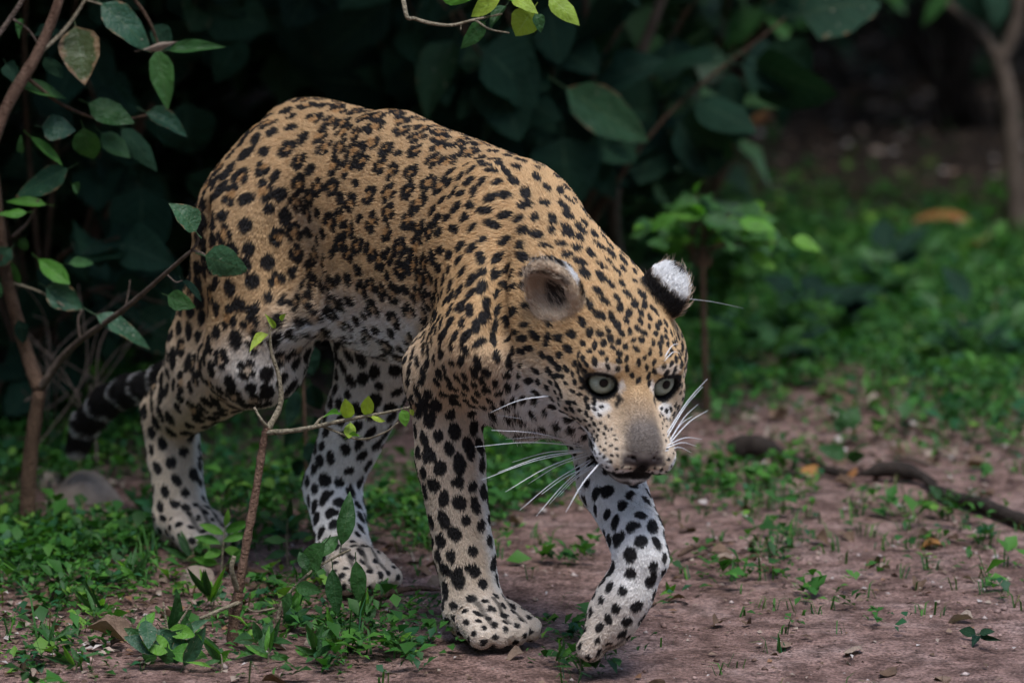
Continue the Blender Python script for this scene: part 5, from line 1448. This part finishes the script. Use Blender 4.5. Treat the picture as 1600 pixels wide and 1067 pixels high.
fallen(1425, 352, 0.13, 'dryred', 'long orange-brown dead leaf on the far shaded ground', None, 'lance', yaw=-0.6, up=0.25)
fallen(1500, 385, 0.08, 'dryred', 'short yellow-brown dead leaf beside the long orange one', None, 'ovate', yaw=0.5, up=0.3)
fallen(1130, 205, 0.12, 'dryred', 'yellowing dead leaf deep in the shade above the shrublet', None, 'lance', yaw=0.3, up=0.3)
fallen(1335, 642, 0.055, 'dry', 'pale dead leaf standing upright behind the green leaf pair', None, 'lance', yaw=2.4, up=1.2)
fallen(1275, 742, 0.045, 'dryred', 'tan dry leaf leaning below the broken log', None, 'ovate', yaw=2.2, up=0.5)
fallen(1325, 748, 0.038, 'dryred', 'tan dry leaf just right of the leaning one below the log', None, 'ovate', yaw=1.2, up=0.6)
fallen(1110, 868, 0.060, 'dry', 'broad brown dead leaf flat on the dirt beside the raised leg', None, 'curled', yaw=0.1, up=0.05)
fallen(165, 855, 0.045, 'dry', 'grey-brown curled leaf in the green cover below the stone', None, 'curled', yaw=1.3, up=0.6)
fallen(30, 950, 0.045, 'dry', 'pale dry leaf at the lower edge of the green cover', None, 'curled', yaw=0.2, up=0.05)
fallen(290, 885, 0.055, 'brown', 'olive fallen leaf near the sapling stem', None, 'ovate', yaw=0.3, up=0.15)
fallen(1470, 852, 0.05, 'dryred', 'orange dry leaf on the dirt below the dark branch', None, 'curled', yaw=2.9, up=0.1)

# ================================================================== ADDED SHADE CANOPY, BACK THICKET, SKY-BLOCKING LEAF WALLS
def leaf_mass(name, label, n, box, size, col, dens=None):
    lo, hi = np.array(box[0]), np.array(box[1])
    p = gr.uniform(lo, hi, (n, 3))
    k = fbm(p, 1.1, 2, 91) > -0.25
    if dens is not None: k &= dens(p)
    p = p[k]; n = len(p)
    s = gr.uniform(size[0], size[1], n)
    c = np.array(col)[gr.integers(0, len(col), n)] * gr.uniform(0.7, 1.25, n)[:, None]
    v, f, cc = leaflets(p[:, 0], p[:, 1], p[:, 2], s, -0.9, 0.6, c, 0.15)
    stuff_mesh(name, v, f, cc, attr_leaf_mat(name, 0.5, 0.12), label)
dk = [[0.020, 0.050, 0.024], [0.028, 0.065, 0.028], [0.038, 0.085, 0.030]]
leaf_mass('shade_canopy', 'unseen leaf canopy added overhead to shade the thicket', 70000, ((-5, -0.2, 0.6), (5, 9.5, 3.4)), (0.14, 0.26), dk,  # leaf mass above the frame, added and shaped to darken the background
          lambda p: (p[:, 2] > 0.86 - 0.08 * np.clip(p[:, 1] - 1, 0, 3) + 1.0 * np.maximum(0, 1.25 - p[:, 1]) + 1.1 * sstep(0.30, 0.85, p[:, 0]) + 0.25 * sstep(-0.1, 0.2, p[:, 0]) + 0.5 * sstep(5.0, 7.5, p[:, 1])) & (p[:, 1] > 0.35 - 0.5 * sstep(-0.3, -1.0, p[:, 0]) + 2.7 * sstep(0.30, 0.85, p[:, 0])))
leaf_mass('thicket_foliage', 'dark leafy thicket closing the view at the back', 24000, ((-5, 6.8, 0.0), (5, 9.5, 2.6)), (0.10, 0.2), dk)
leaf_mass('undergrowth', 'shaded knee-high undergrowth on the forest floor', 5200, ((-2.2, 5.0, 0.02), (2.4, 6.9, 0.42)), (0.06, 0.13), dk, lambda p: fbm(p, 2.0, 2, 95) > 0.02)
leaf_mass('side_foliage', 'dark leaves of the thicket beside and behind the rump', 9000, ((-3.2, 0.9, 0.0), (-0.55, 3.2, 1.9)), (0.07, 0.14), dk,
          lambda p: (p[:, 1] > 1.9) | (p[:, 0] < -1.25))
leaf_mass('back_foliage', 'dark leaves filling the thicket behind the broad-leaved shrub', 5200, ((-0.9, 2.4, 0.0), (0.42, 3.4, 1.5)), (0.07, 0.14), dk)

leaf_mass('sky_block_foliage', 'unseen leaf wall added behind the viewer to block low sky', 30000, ((-16, -17, 0.0), (16, -14.5, 12.5)), (0.35, 0.65), dk)  # this and the next walls stay out of view, added against low sky light
leaf_mass('sky_block_foliage', 'unseen leaf wall added on the right to block low sky', 12000, ((7.0, -15, 0.0), (9.5, 6, 8.0)), (0.30, 0.55), dk)
leaf_mass('sky_block_foliage', 'unseen leaf wall added on the left to block low sky', 14000, ((-8.0, -15, 0.0), (-5.0, 6, 8.0)), (0.30, 0.55), dk)

# ---- clods and pebbles on the open dirt
def pebbles():
    x, y = scatter(5200, -0.95, 2.4, lambda x, y: 0.35 + 0.5 * litter_w(x, y))
    k = paw_clear(x, y); x, y = x[k], y[k]; n = len(x)
    s = 0.0016 + 0.0050 * gr.random(n) ** 3
    o = np.array([[1, 0, 0], [0, 1, 0], [-1, 0, 0], [0, -1, 0], [0, 0, 0.75], [0, 0, -0.5]], dtype=float)
    v = o[None] * s[:, None, None] * gr.uniform(0.6, 1.4, (n, 6, 3))
    a = gr.uniform(0, 6.28, n); ca, sa = np.cos(a)[:, None], np.sin(a)[:, None]
    v = np.stack([v[:, :, 0] * ca - v[:, :, 1] * sa, v[:, :, 0] * sa + v[:, :, 1] * ca, v[:, :, 2]], axis=2)
    v += np.stack([x, y, gh(x, y) + s * 0.2], axis=1)[:, None, :]
    f0 = np.array([[0, 1, 4], [1, 2, 4], [2, 3, 4], [3, 0, 4], [1, 0, 5], [2, 1, 5], [3, 2, 5], [0, 3, 5]])
    f = (np.arange(n)[:, None, None] * 6 + f0[None]).reshape(-1, 3)
    pal = np.array([[0.26, 0.17, 0.145], [0.34, 0.235, 0.205], [0.16, 0.105, 0.085], [0.42, 0.34, 0.31]])
    c = pal[gr.integers(0, 4, n)] * gr.uniform(0.75, 1.2, n)[:, None]
    stuff_mesh('pebbles', v.reshape(-1, 3), f, np.repeat(c, 6, axis=0), attr_leaf_mat('pebble', 0.95, 0.0, 0.1), 'small clods and pebbles strewn on the dirt')
pebbles()
